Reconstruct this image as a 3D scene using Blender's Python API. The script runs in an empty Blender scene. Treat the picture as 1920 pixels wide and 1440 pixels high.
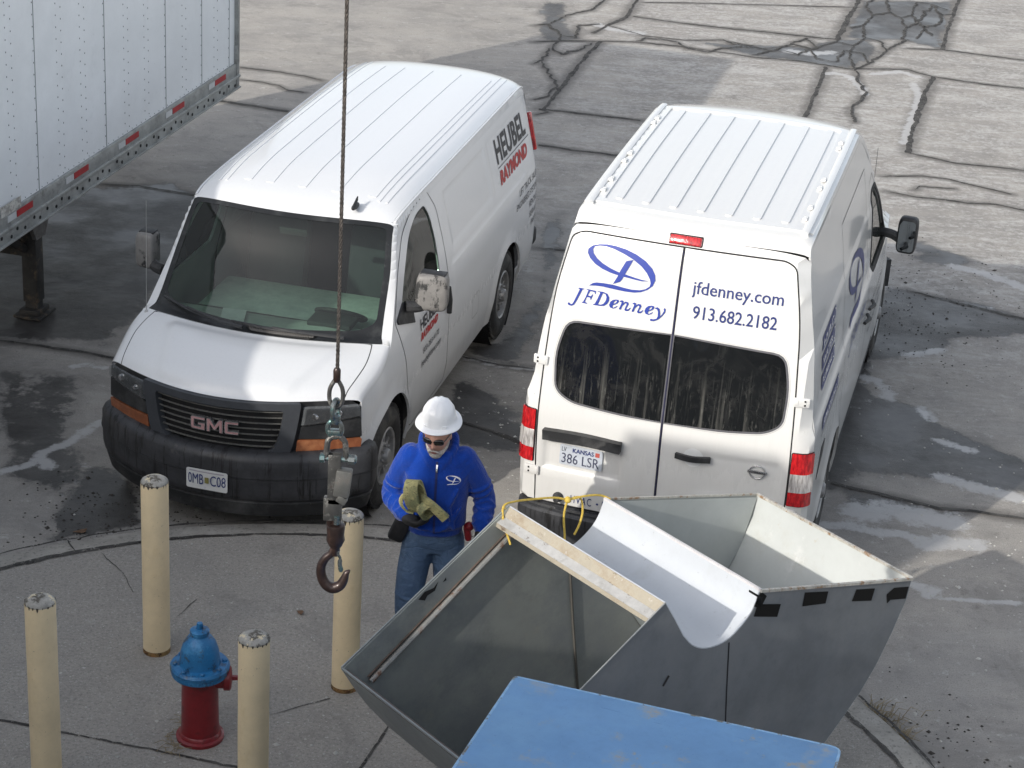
import bpy, bmesh, math, random
import numpy as np
from mathutils import Vector, Matrix, Euler
from mathutils.geometry import delaunay_2d_cdt
random.seed(7); rng = np.random.default_rng(7)
R = math.radians; PI = math.pi
sc = bpy.context.scene; COL = sc.collection

# ---------------------------------------------------------------- camera, sky, sun, exposure
cam = bpy.data.cameras.new('camera'); camo = bpy.data.objects.new('camera', cam); COL.objects.link(camo)
cam.sensor_width = 36; cam.lens = 72.654; cam.clip_end = 600; cam.clip_start = .05
camo.location = (0, 0, 7.154)
_pi, _ro = R(24.162), R(3.671)
_f = Vector((0, math.cos(_pi), -math.sin(_pi))); _r = Vector((1, 0, 0)); _u = _r.cross(_f)
_r2 = math.cos(_ro)*_r + math.sin(_ro)*_u; _u2 = -math.sin(_ro)*_r + math.cos(_ro)*_u
camo.rotation_euler = Matrix((_r2, _u2, -_f)).transposed().to_euler()
sc.camera = camo
SUN = Vector((-.603, -.669, .435)).normalized()      # direction towards the sun
w = bpy.data.worlds.new('World'); sc.world = w; w.use_nodes = True
nt = w.node_tree; sky = nt.nodes.new('ShaderNodeTexSky'); sky.sky_type = 'NISHITA'; sky.sun_disc = False
sky.sun_elevation = math.asin(SUN.z); sky.sun_rotation = math.atan2(SUN.x, SUN.y)
sky.air_density = 1.0; sky.dust_density = 2.5; sky.ozone_density = 1.0
hz = nt.nodes.new('ShaderNodeHueSaturation'); hz.inputs['Saturation'].default_value = .42; nt.links.new(sky.outputs[0], hz.inputs['Color']); nt.links.new(hz.outputs[0], nt.nodes['Background'].inputs[0]); nt.nodes['Background'].inputs[1].default_value = .15
sl = bpy.data.lights.new('sun', 'SUN'); sl.energy = 2.0; sl.angle = R(.53); sl.color = (1, .945, .86)
so = bpy.data.objects.new('sun', sl); COL.objects.link(so); so.rotation_euler = SUN.to_track_quat('Z', 'Y').to_euler(); so.location = (-20, -20, 20)
sc.view_settings.view_transform = 'Standard'; sc.view_settings.look = 'None'; sc.view_settings.gamma = 1
sc.view_settings.exposure = 0.76

# ---------------------------------------------------------------- materials
def hexc(h):
    h = h.lstrip('#'); o = []
    for i in (0, 2, 4):
        c = int(h[i:i+2], 16)/255; o.append(c/12.92 if c <= .04045 else ((c+.055)/1.055)**2.4)
    return (*o, 1)
def lin(c): return hexc(c) if isinstance(c, str) else (*c, 1) if len(c) == 3 else c
class Mat:
    def __init__(s, name):
        s.m = bpy.data.materials.new(name); s.m.use_nodes = True; s.t = s.m.node_tree
        s.b = s.t.nodes['Principled BSDF']; s.out = s.t.nodes['Material Output']
    def n(s, typ, **kw):
        nd = s.t.nodes.new(typ)
        for k, v in kw.items(): setattr(nd, k, v)
        return nd
    def l(s, a, b): s.t.links.new(a, b)
    def coord(s, scale=(1, 1, 1), kind='Object'):
        tc = s.n('ShaderNodeTexCoord'); mp = s.n('ShaderNodeMapping'); mp.inputs['Scale'].default_value = scale
        s.l(tc.outputs[kind], mp.inputs[0]); return mp.outputs[0]
    def noise(s, co, scale, detail=5, rough=.6, dist=0):
        nd = s.n('ShaderNodeTexNoise'); nd.inputs['Scale'].default_value = scale; nd.inputs['Detail'].default_value = detail
        nd.inputs['Roughness'].default_value = rough; nd.inputs['Distortion'].default_value = dist; s.l(co, nd.inputs['Vector']); return nd.outputs['Fac']
    def ramp(s, fac, a, b, ca=(0, 0, 0, 1), cb=(1, 1, 1, 1)):
        r = s.n('ShaderNodeValToRGB'); r.color_ramp.elements[0].position = a; r.color_ramp.elements[1].position = b
        r.color_ramp.elements[0].color = ca; r.color_ramp.elements[1].color = cb; s.l(fac, r.inputs[0]); return r.outputs[0]
    def mix(s, fac, a, b, mode='MIX'):
        m = s.n('ShaderNodeMix', data_type='RGBA', blend_type=mode)
        if hasattr(fac, 'links') or isinstance(fac, bpy.types.NodeSocket): s.l(fac, m.inputs[0])
        else: m.inputs[0].default_value = fac
        for i, c in ((6, a), (7, b)):
            if isinstance(c, bpy.types.NodeSocket): s.l(c, m.inputs[i])
            else: m.inputs[i].default_value = lin(c)
        return m.outputs[2]
    def math(s, op, a, b=0., c=None):
        m = s.n('ShaderNodeMath', operation=op)
        for i, x in enumerate((a, b) if c is None else (a, b, c)):
            if isinstance(x, bpy.types.NodeSocket): s.l(x, m.inputs[i])
            else: m.inputs[i].default_value = x
        return m.outputs[0]
    def col(s, c):
        if isinstance(c, bpy.types.NodeSocket): s.l(c, s.b.inputs['Base Color'])
        else: s.b.inputs['Base Color'].default_value = lin(c)
    def set(s, **k):
        names = dict(rough='Roughness', metal='Metallic', coat='Coat Weight', crough='Coat Roughness', spec='Specular IOR Level', trans='Transmission Weight', alpha='Alpha', ior='IOR', sheen='Sheen Weight', sss='Subsurface Weight')
        for a, v in k.items():
            i = s.b.inputs[names[a]]
            if isinstance(v, bpy.types.NodeSocket): s.l(v, i)
            else: i.default_value = v
        return s
    def bump(s, h, strength=.3, dist=.01):
        b = s.n('ShaderNodeBump'); b.inputs['Strength'].default_value = strength; b.inputs['Distance'].default_value = dist
        s.l(h, b.inputs['Height']); s.l(b.outputs[0], s.b.inputs['Normal'])
def M(name, color, rough=.5, metal=0, var=.12, vs=6, bump=0, bs=40, bd=.004, spots=(), grime=None, coat=0, spec=.5, sheen=0):
    """procedural material: base colour with noise variation, spots [(scale, lo, hi, colour, stretch)], bump"""
    m = Mat(name); co = m.coord()
    c0 = lin(color); dk = tuple(x*(1-var*1.6) for x in c0[:3])+(1,); lt = tuple(min(1, x*(1+var)) for x in c0[:3])+(1,)
    cc = m.mix(m.ramp(m.noise(co, vs, 8, .68), .32, .68), dk, lt); cc = m.mix(m.math('MULTIPLY', m.ramp(m.noise(co, vs*11, 5, .75), .52, .66), min(.5, var*2)), cc, tuple(x*.72 for x in c0[:3])+(1,))
    for sp in spots:
        st = sp[4] if len(sp) > 4 else (1, 1, 1)
        f = m.ramp(m.noise(m.coord(st), sp[0], 8, .72), sp[1]-.02, sp[2]-.02); cc = m.mix(f, cc, sp[3])
    m.col(cc); rr = m.math('ADD', m.math('MULTIPLY', m.noise(co, vs*2.3), .25), rough-.12); m.set(rough=rr, metal=metal, coat=coat, crough=.08, spec=spec, sheen=sheen)
    if bump: m.bump(m.noise(co, bs, 6), bump, bd)
    return m.m
def paint(name, dirt_lo=.2, dirt_hi=1.0, dirt=.5, base=(.80, .81, .82)):
    """white vehicle paint with road dirt that thickens towards the sills"""
    m = Mat(name); co = m.coord(); sep = m.n('ShaderNodeSeparateXYZ'); m.l(co, sep.inputs[0])
    mr = m.n('ShaderNodeMapRange'); mr.inputs['From Min'].default_value = dirt_hi; mr.inputs['From Max'].default_value = dirt_lo; m.l(sep.outputs[2], mr.inputs['Value'])
    n1 = m.noise(m.coord((6, 6, 1.2)), 2.5, 8, .7); n2 = m.noise(co, 55, 4)
    f = m.math('MULTIPLY', m.math('MULTIPLY', mr.outputs[0], m.math('ADD', n1, .25)), dirt)
    f2 = m.math('MULTIPLY', m.ramp(n2, .62, .75), .10); st = m.math('MULTIPLY', m.ramp(m.noise(m.coord((14, 14, .8)), 3, 6, .7), .52, .8), .10)
    f3 = m.math('ADD', m.math('ADD', f, f2), st)
    m.col(m.mix(f3, m.mix(m.noise(co, 1.3), tuple(x*.97 for x in base), base), (.34, .31, .27)))
    m.set(rough=m.math('ADD', m.math('MULTIPLY', f3, .5), .22), coat=.6, crough=.06); m.bump(m.noise(co, 2.2, 2), .03, .02)
    return m.m
def glassm(name, tint, refl_rough=.02, dirt=0, density=1.0, dirtcol=(.35, .36, .33)):
    """window pane: tinted see-through + mirror by Fresnel + dust film"""
    m = Mat(name); t = m.t; t.nodes.remove(m.b)
    tr = m.n('ShaderNodeBsdfTransparent'); tr.inputs[0].default_value = lin(tint); gl = m.n('ShaderNodeBsdfGlossy'); gl.inputs['Roughness'].default_value = refl_rough
    fr = m.n('ShaderNodeFresnel'); fr.inputs[0].default_value = 1.52; mx = m.n('ShaderNodeMixShader')
    m.l(m.math('MULTIPLY', fr.outputs[0], 1.15), mx.inputs[0]); m.l(tr.outputs[0], mx.inputs[1]); m.l(gl.outputs[0], mx.inputs[2])
    last = mx.outputs[0]
    if dirt:
        df = m.n('ShaderNodeBsdfDiffuse'); df.inputs[0].default_value = lin(dirtcol); m2 = m.n('ShaderNodeMixShader')
        f = m.math('MULTIPLY', m.math('ADD', m.noise(m.coord(), 3, 8, .7), m.math('MULTIPLY', m.noise(m.coord((1, 1, 1)), 40, 5), .5)), dirt)
        m.l(f, m2.inputs[0]); m.l(last, m2.inputs[1]); m.l(df.outputs[0], m2.inputs[2]); last = m2.outputs[0]
    m.l(last, m.out.inputs[0]); return m.m

# ---------------------------------------------------------------- object helpers
def empty(name, label, cat, loc=(0, 0, 0), rz=0, group=None):
    o = bpy.data.objects.new(name, None); COL.objects.link(o); o.location = loc; o.rotation_euler = (0, 0, rz)
    o.empty_display_size = .2; o['label'] = label; o['category'] = cat
    if group: o['group'] = group
    return o
def mk(name, verts, faces, mat, parent=None, smooth=35, mi=None, mats=None):
    me = bpy.data.meshes.new(name); me.from_pydata([tuple(v) for v in verts], [], faces); me.validate()
    for m_ in (mats or [mat]): me.materials.append(m_)
    if mi: me.polygons.foreach_set('material_index', mi[:len(me.polygons)])
    if smooth:
        me.polygons.foreach_set('use_smooth', [True]*len(me.polygons)); me.set_sharp_from_angle(angle=R(smooth))
    me.update(); o = bpy.data.objects.new(name, me); COL.objects.link(o)
    if parent: o.parent = parent
    return o
def tag(o, label=None, cat=None, group=None, kind=None):
    for k, v in (('label', label), ('category', cat), ('group', group), ('kind', kind)):
        if v: o[k] = v
    return o
class MB:
    def __init__(s): s.v = []; s.f = []; s.mi = []
    def add(s, vf, mat=None, mi=0):
        v, f = vf; b = len(s.v)
        s.v += [tuple(mat @ Vector(p)) if mat is not None else tuple(p) for p in v]; s.f += [tuple(i+b for i in q) for q in f]; s.mi += [mi]*len(f); return s
    def build(s, name, mat, parent=None, smooth=35, mats=None): return mk(name, s.v, s.f, mat, parent, smooth, s.mi if mats else None, mats)
def TR(x=0, y=0, z=0, rx=0, ry=0, rz=0, sx=1, sy=1, sz=1):
    return Matrix.Translation((x, y, z)) @ Euler((rx, ry, rz)).to_matrix().to_4x4() @ Matrix.Diagonal((sx, sy, sz, 1))
def bxv(sx, sy, sz, bev=.0, seg=2, c=(0, 0, 0)):
    bm = bmesh.new(); bmesh.ops.create_cube(bm, size=1); bmesh.ops.scale(bm, vec=(sx, sy, sz), verts=bm.verts)
    if bev: bmesh.ops.bevel(bm, geom=bm.edges[:], offset=min(bev, .45*min(sx, sy, sz)), segments=seg, affect='EDGES', profile=.5)
    bm.verts.ensure_lookup_table(); v = [(p.co.x+c[0], p.co.y+c[1], p.co.z+c[2]) for p in bm.verts]; f = [tuple(x.index for x in q.verts) for q in bm.faces]; bm.free(); return v, f
def lathe(prof, seg=24, cap=True):
    """profile [(r,z)] round Z"""
    v = []; f = []; n = len(prof)
    for r, z in prof:
        for k in range(seg): a = 2*PI*k/seg; v.append((r*math.cos(a), r*math.sin(a), z))
    for i in range(n-1):
        for k in range(seg): k2 = (k+1) % seg; f.append((i*seg+k, i*seg+k2, (i+1)*seg+k2, (i+1)*seg+k))
    if cap: f.append(tuple(range(seg))[::-1]); f.append(tuple((n-1)*seg+k for k in range(seg)))
    return v, f
def smoothpts(pts, sub=6, closed=False):
    P = [Vector(p) for p in pts]; n = len(P); out = []
    for i in range(n if closed else n-1):
        if closed: p0, p1, p2, p3 = P[(i-1) % n], P[i], P[(i+1) % n], P[(i+2) % n]
        else: p0, p1, p2, p3 = P[max(i-1, 0)], P[i], P[i+1], P[min(i+2, n-1)]
        for k in range(sub):
            t = k/sub; out.append(.5*((2*p1)+(-p0+p2)*t+(2*p0-5*p1+4*p2-p3)*t*t+(-p0+3*p1-3*p2+p3)*t**3))
    if not closed: out.append(P[-1])
    return out
def sweep(pts, r, seg=10, closed=False, prof=None, up=None, caps=True):
    """tube along pts; r = radius or list; prof = list of (a,b) cross-section scaled by r"""
    P = [Vector(p) for p in pts]; n = len(P); rr = r if isinstance(r, (list, tuple)) else [r]*n
    prof = prof or [(math.cos(2*PI*k/seg), math.sin(2*PI*k/seg)) for k in range(seg)]; seg = len(prof)
    v = []; f = []; N = None
    for i in range(n):
        t = (P[(i+1) % n]-P[i-1]) if closed else (P[min(i+1, n-1)]-P[max(i-1, 0)])
        t.normalize()
        if up is not None: N = (Vector(up)-t*Vector(up).dot(t)).normalized()
        elif N is None: a = Vector((0, 0, 1)) if abs(t.z) < .9 else Vector((1, 0, 0)); N = (a-t*a.dot(t)).normalized()
        else: N = (N-t*N.dot(t)).normalized()
        B = t.cross(N)
        for a, b in prof: v.append(P[i]+(N*a+B*b)*rr[i])
    for i in range(n if closed else n-1):
        j = (i+1) % n
        for k in range(seg): k2 = (k+1) % seg; f.append((i*seg+k, i*seg+k2, j*seg+k2, j*seg+k))
    if caps and not closed: f.append(tuple(range(seg))[::-1]); f.append(tuple((n-1)*seg+k for k in range(seg)))
    return v, f
def sphere(rx, ry, rz, nu=20, nv=12, e=1.0, zmin=-1, zmax=1):
    """superellipsoid"""
    v = []; f = []; sp = lambda x, p: math.copysign(abs(x)**p, x)
    for i in range(nv+1):
        th = -PI/2+PI*i/nv
        for k in range(nu):
            ph = 2*PI*k/nu; c = sp(math.cos(th), e)
            v.append((rx*c*sp(math.cos(ph), e), ry*c*sp(math.sin(ph), e), rz*min(zmax, max(zmin, sp(math.sin(th), e)))))
    for i in range(nv):
        for k in range(nu): k2 = (k+1) % nu; f.append((i*nu+k, i*nu+k2, (i+1)*nu+k2, (i+1)*nu+k))
    return v, f
def inpoly(px, py, poly):
    ins = np.zeros(len(px), bool); n = len(poly)
    for i in range(n):
        x1, y1 = poly[i]; x2, y2 = poly[(i+1) % n]
        if y1 == y2: continue
        c = ((y1 > py) != (y2 > py)) & (px < (x2-x1)*(py-y1)/(y2-y1)+x1); ins ^= c
    return ins
def segdist(px, py, poly, closed=True):
    d = np.full(len(px), 1e9); n = len(poly)
    for i in range(n if closed else n-1):
        x1, y1 = poly[i]; x2, y2 = poly[(i+1) % n]; dx, dy = x2-x1, y2-y1; L = dx*dx+dy*dy+1e-12
        t = np.clip(((px-x1)*dx+(py-y1)*dy)/L, 0, 1); d = np.minimum(d, np.hypot(px-x1-t*dx, py-y1-t*dy))
    return d
def rrect(x0, y0, x1, y1, r, k=5):
    o = []
    for cx, cy, a0 in ((x1-r, y1-r, 0), (x0+r, y1-r, 90), (x0+r, y0+r, 180), (x1-r, y0+r, 270)):
        for i in range(k+1): a = R(a0+90*i/k); o.append((cx+r*math.cos(a), cy+r*math.sin(a)))
    return o
def rpoly(pts, r, k=4):
    """round the corners of a polygon"""
    o = []; n = len(pts); rs = r if isinstance(r, (list, tuple)) else [r]*n
    for i in range(n):
        p0, p1, p2 = Vector(pts[i-1]).to_2d(), Vector(pts[i]).to_2d(), Vector(pts[(i+1) % n]).to_2d()
        a = p0-p1; b = p2-p1; q = min(rs[i], a.length*.45, b.length*.45)
        if q < 1e-4: o.append(tuple(p1)); continue
        a = p1+a.normalized()*q; b = p1+b.normalized()*q
        for j in range(k+1): t = j/k; o.append(tuple(a*(1-t)**2+p1*2*t*(1-t)+b*t*t))
    return o
def cdt(outl, holes, du, dv, ul=(), vl=()):
    loops = [outl]+list(holes); V = []; E = []; L2 = []
    for lp in loops:
        pts = []
        for i in range(len(lp)):
            a, b = lp[i], lp[(i+1) % len(lp)]; k = max(1, math.ceil(max(abs(b[0]-a[0])/du, abs(b[1]-a[1])/dv)-1e-6))
            pts += [(a[0]+(b[0]-a[0])*j/k, a[1]+(b[1]-a[1])*j/k) for j in range(k)]
        b0 = len(V); V += pts; E += [(b0+i, b0+(i+1) % len(pts)) for i in range(len(pts))]; L2.append(pts)
    xs = [p[0] for p in outl]; ys = [p[1] for p in outl]
    gx = sorted(set(list(np.arange(math.floor(min(xs)/du)*du, max(xs)+du, du))+list(ul))); gy = sorted(set(list(np.arange(math.floor(min(ys)/dv)*dv, max(ys)+dv, dv))+list(vl)))
    X, Y = np.meshgrid(gx, gy); X = X.ravel(); Y = Y.ravel(); k = inpoly(X, Y, outl)
    for h in holes: k &= ~inpoly(X, Y, h)
    X = X[k]; Y = Y[k]
    if len(X):
        d = np.full(len(X), 1e9)
        for lp in L2: d = np.minimum(d, segdist(X/du, Y/dv, [(p[0]/du, p[1]/dv) for p in lp]))
        k = d > .3; V += list(zip(X[k], Y[k]))
    r = delaunay_2d_cdt([Vector(p) for p in V], E, [], 0, 1e-6)
    v2 = [(p.x, p.y) for p in r[0]]; fs = r[2]
    cx = np.array([sum(v2[i][0] for i in f)/3 for f in fs]); cy = np.array([sum(v2[i][1] for i in f)/3 for f in fs]); k = inpoly(cx, cy, outl)
    for h in holes: k &= ~inpoly(cx, cy, h)
    return v2, [tuple(f) for f, q in zip(fs, k) if q]
def patch(name, outl, holes, fm, du, dv, mat, parent, thick=0, off=0, sgn=1, ul=(), vl=(), build=True, smooth=35):
    """triangulated piece of the surface fm(u,v): outline and holes given in (u,v), optional thickness"""
    v2, F = cdt(outl, holes, du, dv, ul, vl); e = 1e-3; top = []; N = []
    for u, v in v2:
        p = Vector(fm(u, v)); n = (Vector(fm(u+e, v))-Vector(fm(u-e, v))).cross(Vector(fm(u, v+e))-Vector(fm(u, v-e)))*sgn
        n = n.normalized() if n.length > 1e-12 else Vector((0, 0, 1)); N.append(n); top.append(p+n*off)
    used = sorted({i for f in F for i in f}); mp = {i: k for k, i in enumerate(used)}
    vs = [top[i] for i in used]; fs = []
    for f in F:
        f = tuple(mp[i] for i in f); a, b, c = (vs[i] for i in f); nn = (b-a).cross(c-a)
        fs.append(f if nn.dot(N[used[f[0]]]) >= 0 else f[::-1])
    if thick:
        k = len(vs); vs += [top[i]-N[i]*thick for i in used]; cnt = {}
        for f in fs:
            for i in range(3): a, b = f[i], f[(i+1) % 3]; cnt[(a, b)] = 1
        side = [(b, a, a+k, b+k) for (a, b) in cnt if (b, a) not in cnt]
        fs = fs+[tuple(i+k for i in f[::-1]) for f in fs]+side
    return mk(name, vs, fs, mat, parent, smooth) if build else (vs, fs)
def ribbon(pts, wd, closed=False):
    P = [Vector(p).to_2d() for p in pts]; n = len(P); L = []; Rr = []
    for i in range(n):
        t = (P[(i+1) % n]-P[i-1]) if closed else P[min(i+1, n-1)]-P[max(i-1, 0)]
        t.normalize(); q = Vector((-t.y, t.x))*wd/2; L.append(P[i]+q); Rr.append(P[i]-q)
    return L, Rr
def seam(name, pts, wd, fm, step, mat, parent, off=.0015, sgn=1, closed=False, mb=None):
    """thin dark panel gap laid on a surface"""
    P = [Vector(p).to_2d() for p in pts]
    if closed: P.append(P[0])
    D = []
    for i in range(len(P)-1):
        k = max(1, math.ceil((P[i+1]-P[i]).length/step)); D += [P[i].lerp(P[i+1], j/k) for j in range(k)]
    D.append(P[-1]); L, Rr = ribbon(D, wd); e = 1e-3; vs = []; fs = []
    for a, b in zip(L, Rr):
        for q in (a, b):
            p = Vector(fm(*q)); n = (Vector(fm(q.x+e, q.y))-Vector(fm(q.x-e, q.y))).cross(Vector(fm(q.x, q.y+e))-Vector(fm(q.x, q.y-e)))*sgn
            vs.append(p+n.normalized()*off)
    for i in range(len(L)-1): fs.append((2*i, 2*i+1, 2*i+3, 2*i+2))
    if mb is not None: mb.add((vs, fs)); return mb
    return mk(name, vs, fs, mat, parent)
def textgeo(s, bold=0, shear=0, spacing=1, align='L'):
    cu = bpy.data.curves.new('t', 'FONT'); cu.body = s; cu.offset = bold; cu.shear = shear; cu.space_character = spacing; cu.resolution_u = 3
    o = bpy.data.objects.new('t', cu); COL.objects.link(o); dg = bpy.context.evaluated_depsgraph_get(); me = bpy.data.meshes.new_from_object(o.evaluated_get(dg))
    v = [(p.co.x, p.co.y) for p in me.vertices]; f = [tuple(q.vertices) for q in me.polygons]; bpy.data.objects.remove(o); bpy.data.curves.remove(cu); bpy.data.meshes.remove(me)
    xs = [p[0] for p in v]; ys = [p[1] for p in v]; return v, f, (min(xs), min(ys), max(xs), max(ys))
def lettering(s, fm, u0, u1, v0, v1, mat, parent, name='lettering', off=.003, sgn=1, bold=0, shear=0, spacing=1, slope=0, depth=0):
    """text s set on surface fm so that it fills u0..u1 (left to right) by v0..v1"""
    v, f, (a, b, c, d) = textgeo(s, bold, shear, spacing); vs = []; e = 1e-3; nr = []
    for x, y in v:
        u = u0+(u1-u0)*(x-a)/(c-a); t = v0+(v1-v0)*(y-b)/(d-b)+slope*(x-a)/(c-a)
        p = Vector(fm(u, t)); n = (Vector(fm(u+e, t))-Vector(fm(u-e, t))).cross(Vector(fm(u, t+e))-Vector(fm(u, t-e)))*sgn; n.normalize(); vs.append(p+n*off); nr.append(n)
    if depth:
        k = len(vs); cnt = {}
        for q in f:
            for i in range(len(q)): cnt[(q[i], q[(i+1) % len(q)])] = 1
        side = [(y_, x_, x_+k, y_+k) for (x_, y_) in cnt if (y_, x_) not in cnt]; vs += [p-n*depth for p, n in zip(vs, nr)]; f = f+side
    return mk(name, vs, f, mat, parent, smooth=0)
def flatpoly(polys, fm, mat, parent, name='lettering', off=.003, sgn=1, du=.08):
    """filled outlines [(outline, hole or [])] as one decal mesh, each a hair above the one before"""
    mb = MB()
    for i, (o, h) in enumerate(polys): mb.add(patch('', [tuple(p) for p in o], [[tuple(p) for p in h]] if h else [], fm, du, du, None, None, off=off+i*.0004, sgn=sgn, build=False))
    return mb.build(name, mat, parent, smooth=0)
def curve(xs, ys):
    """smooth monotone interpolation"""
    xs = np.array(xs, float); ys = np.array(ys, float); h = np.diff(xs); dl = np.diff(ys)/h; m_ = np.zeros(len(xs)); m_[0] = dl[0]; m_[-1] = dl[-1]
    for i in range(1, len(xs)-1): m_[i] = 0 if dl[i-1]*dl[i] <= 0 else 2*dl[i-1]*dl[i]/(dl[i-1]+dl[i])
    def f(x):
        x = min(max(x, xs[0]), xs[-1]); i = min(int(np.searchsorted(xs, x, 'right'))-1, len(h)-1); i = max(i, 0); t = (x-xs[i])/h[i]
        return float(ys[i]*(2*t**3-3*t*t+1)+m_[i]*h[i]*(t**3-2*t*t+t)+ys[i+1]*(-2*t**3+3*t*t)+m_[i+1]*h[i]*(t**3-t*t))
    return f
def sst(a, b, x): t = min(1, max(0, (x-a)/(b-a))); return t*t*(3-2*t)
def topmap(st):
    """st rows: xc, xe, zc, zs, n, ye -> T(s,v): s station index, v -1..1 arc fraction from right edge to left edge"""
    idx = range(len(st)); C = [curve(idx, [r[k] for r in st]) for k in range(6)]; cache = {}
    th = np.linspace(0, PI/2, 60)
    def row(s):
        k = round(s*200)
        if k not in cache:
            xc, xe, zc, zs, n, ye = (c(k/200) for c in C); y = ye*np.sin(th)**(2/n); z = zs+(zc-zs)*np.cos(th)**(2/n)
            L = np.concatenate([[0], np.cumsum(np.hypot(np.diff(y), np.diff(z)))]); cache[k] = (L/L[-1], y, z, xc, xe, ye)
        return cache[k]
    def T1(s, v):
        L, y, z, xc, xe, ye = row(s); a = min(abs(v), 1); yy = float(np.interp(a, L, y)); zz = float(np.interp(a, L, z)); sg = 1 if v >= 0 else -1
        return xc+(xe-xc)*(yy/ye)**2, sg*yy, zz
    def T(s, v):
        k = math.floor(s*200)/200; t = (s-k)*200; a = T1(k, v); b = T1(k+1/200, v) if t > 1e-6 else a
        return tuple(a[i]*(1-t)+b[i]*t for i in range(3))
    return T
def skin(name, nodes, edges, mat, parent, sub=2, root=0):
    me = bpy.data.meshes.new(name); me.from_pydata([n[0] for n in nodes], edges, []); o = bpy.data.objects.new(name, me); COL.objects.link(o)
    bm = bmesh.new(); bm.from_mesh(me); ly = bm.verts.layers.skin.verify(); bm.verts.ensure_lookup_table()
    for i, n in enumerate(nodes): r = n[1]; bm.verts[i][ly].radius = r if isinstance(r, tuple) else (r, r); bm.verts[i][ly].use_root = (i == root)
    bm.to_mesh(me); bm.free(); md = o.modifiers.new('s', 'SKIN'); md.use_smooth_shade = True; sb = o.modifiers.new('b', 'SUBSURF'); sb.levels = sub; sb.render_levels = sub
    dg = bpy.context.evaluated_depsgraph_get(); m2 = bpy.data.meshes.new_from_object(o.evaluated_get(dg)); bpy.data.objects.remove(o)
    m2.materials.clear(); m2.materials.append(mat); m2.polygons.foreach_set('use_smooth', [True]*len(m2.polygons)); m2.name = name
    o = bpy.data.objects.new(name, m2); COL.objects.link(o); o.parent = parent; return o

# ---------------------------------------------------------------- shared materials
WHITE = paint('white_van_paint', base=(.74, .75, .76)); WHITE2 = paint('white_van_paint_cream', base=(.68, .68, .667), dirt_lo=.5, dirt_hi=1.5, dirt=.30)
BLACKP = M('black_textured_plastic', '#232426', .55, var=.2, vs=9, bump=.25, bs=160, bd=.002, spots=[(3.5, .5, .85, (.10, .10, .10)), (26, .66, .8, (.17, .165, .155), (1, 1, .25))])
BLACK = M('flat_black', (.008, .008, .009), .7, var=.1); SEAM = M('panel_gap', (.012, .012, .014), .8)
RUBBER = M('tyre_rubber', (.022, .022, .023), .75, var=.25, vs=14, bump=.4, bs=60, bd=.004, spots=[(5, .5, .75, (.10, .095, .085))])
RIM = M('grey_wheel_rim', (.34, .34, .34), .42, .35, var=.2, vs=9, spots=[(9, .5, .75, (.12, .11, .10))])
CHROME = M('dull_chrome', (.62, .62, .63), .22, .9, var=.1)
FRIT = M('dirty_black_glass_border', (.014, .015, .016), .35, var=.2, spots=[(6, .54, .78, (.05, .052, .052)), (70, .64, .74, (.16, .165, .165), (1, 1, .3))])
BLUEINK = M('blue_lettering', '#1d3690', .45, var=.05); NAVY = M('navy_lettering', '#23316b', .45, var=.05)
INK = M('dark_grey_lettering', (.03, .03, .035), .5, var=.05); REDINK = M('red_lettering', '#b52a2a', .5, var=.1)
REDLENS = Mat('red_lamp_lens'); REDLENS.col(REDLENS.mix(REDLENS.ramp(REDLENS.noise(REDLENS.coord((30, 30, 9)), 2, 3), .4, .62), (.28, .006, .010), (.58, .015, .018))); REDLENS.set(rough=.12, coat=1, crough=.03); REDLENS.bump(REDLENS.noise(REDLENS.coord((90, 90, 12)), 1, 2), .25, .01); REDLENS = REDLENS.m
CLEARLENS = Mat('clear_lamp_lens'); CLEARLENS.col(CLEARLENS.mix(CLEARLENS.ramp(CLEARLENS.noise(CLEARLENS.coord((60, 60, 10)), 1, 3), .4, .65), (.75, .72, .70), (.32, .30, .29))); CLEARLENS.set(rough=.15, coat=1, metal=.3); CLEARLENS = CLEARLENS.m
AMBER = M('dusty_amber_lens', '#8c5234', .42, var=.15, vs=14, spots=[(7, .5, .75, '#a87450')], coat=.3)
GALVD = M('weathered_shade_toned_sheet', (.30, .325, .322), .42, .35, var=.10, vs=1.6, spots=[(2.2, .50, .72, (.20, .215, .22)), (7, .58, .75, (.33, .35, .345)), (35, .66, .72, (.15, .15, .15)), (1.5, .55, .6, (.24, .26, .27), (3, 3, .3))], bump=.04, bs=5, bd=.02)  # same galvanised steel as GALVL, darkened to hold the left bin's shade
GALVB = M('shade_blue_galvanised_sheet', (.192, .209, .226), .42, .35, var=.16, vs=1.4, spots=[(1.3, .45, .72, (.23, .24, .25)), (3.0, .56, .75, (.15, .165, .19)), (12, .66, .74, (.28, .29, .30)), (40, .70, .74, (.10, .11, .12))], bump=.18, bs=1.6, bd=.05)  # same steel again, darkened for the unlit front and its dark reflection
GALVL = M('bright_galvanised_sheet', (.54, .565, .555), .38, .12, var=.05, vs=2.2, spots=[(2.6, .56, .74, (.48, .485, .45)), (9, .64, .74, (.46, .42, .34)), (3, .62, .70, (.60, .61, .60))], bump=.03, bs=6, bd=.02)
CREAM = M('cream_painted_steel', '#ead6b0', .5, var=.07, vs=3, bump=.10, bs=22, bd=.01, spots=[(3.5, .56, .74, '#d9c193', (1, 1, .4)), (9, .66, .72, '#c2a87a', (1, 1, .5)), (60, .67, .70, (.06, .045, .03))])
CHIPPED = M('chipped_concrete_cap', (.36, .35, .32), .85, var=.25, vs=14, bump=.5, bs=45, bd=.01, spots=[(11, .52, .56, (.10, .09, .075)), (14, .60, .62, (.62, .54, .38))])
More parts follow.
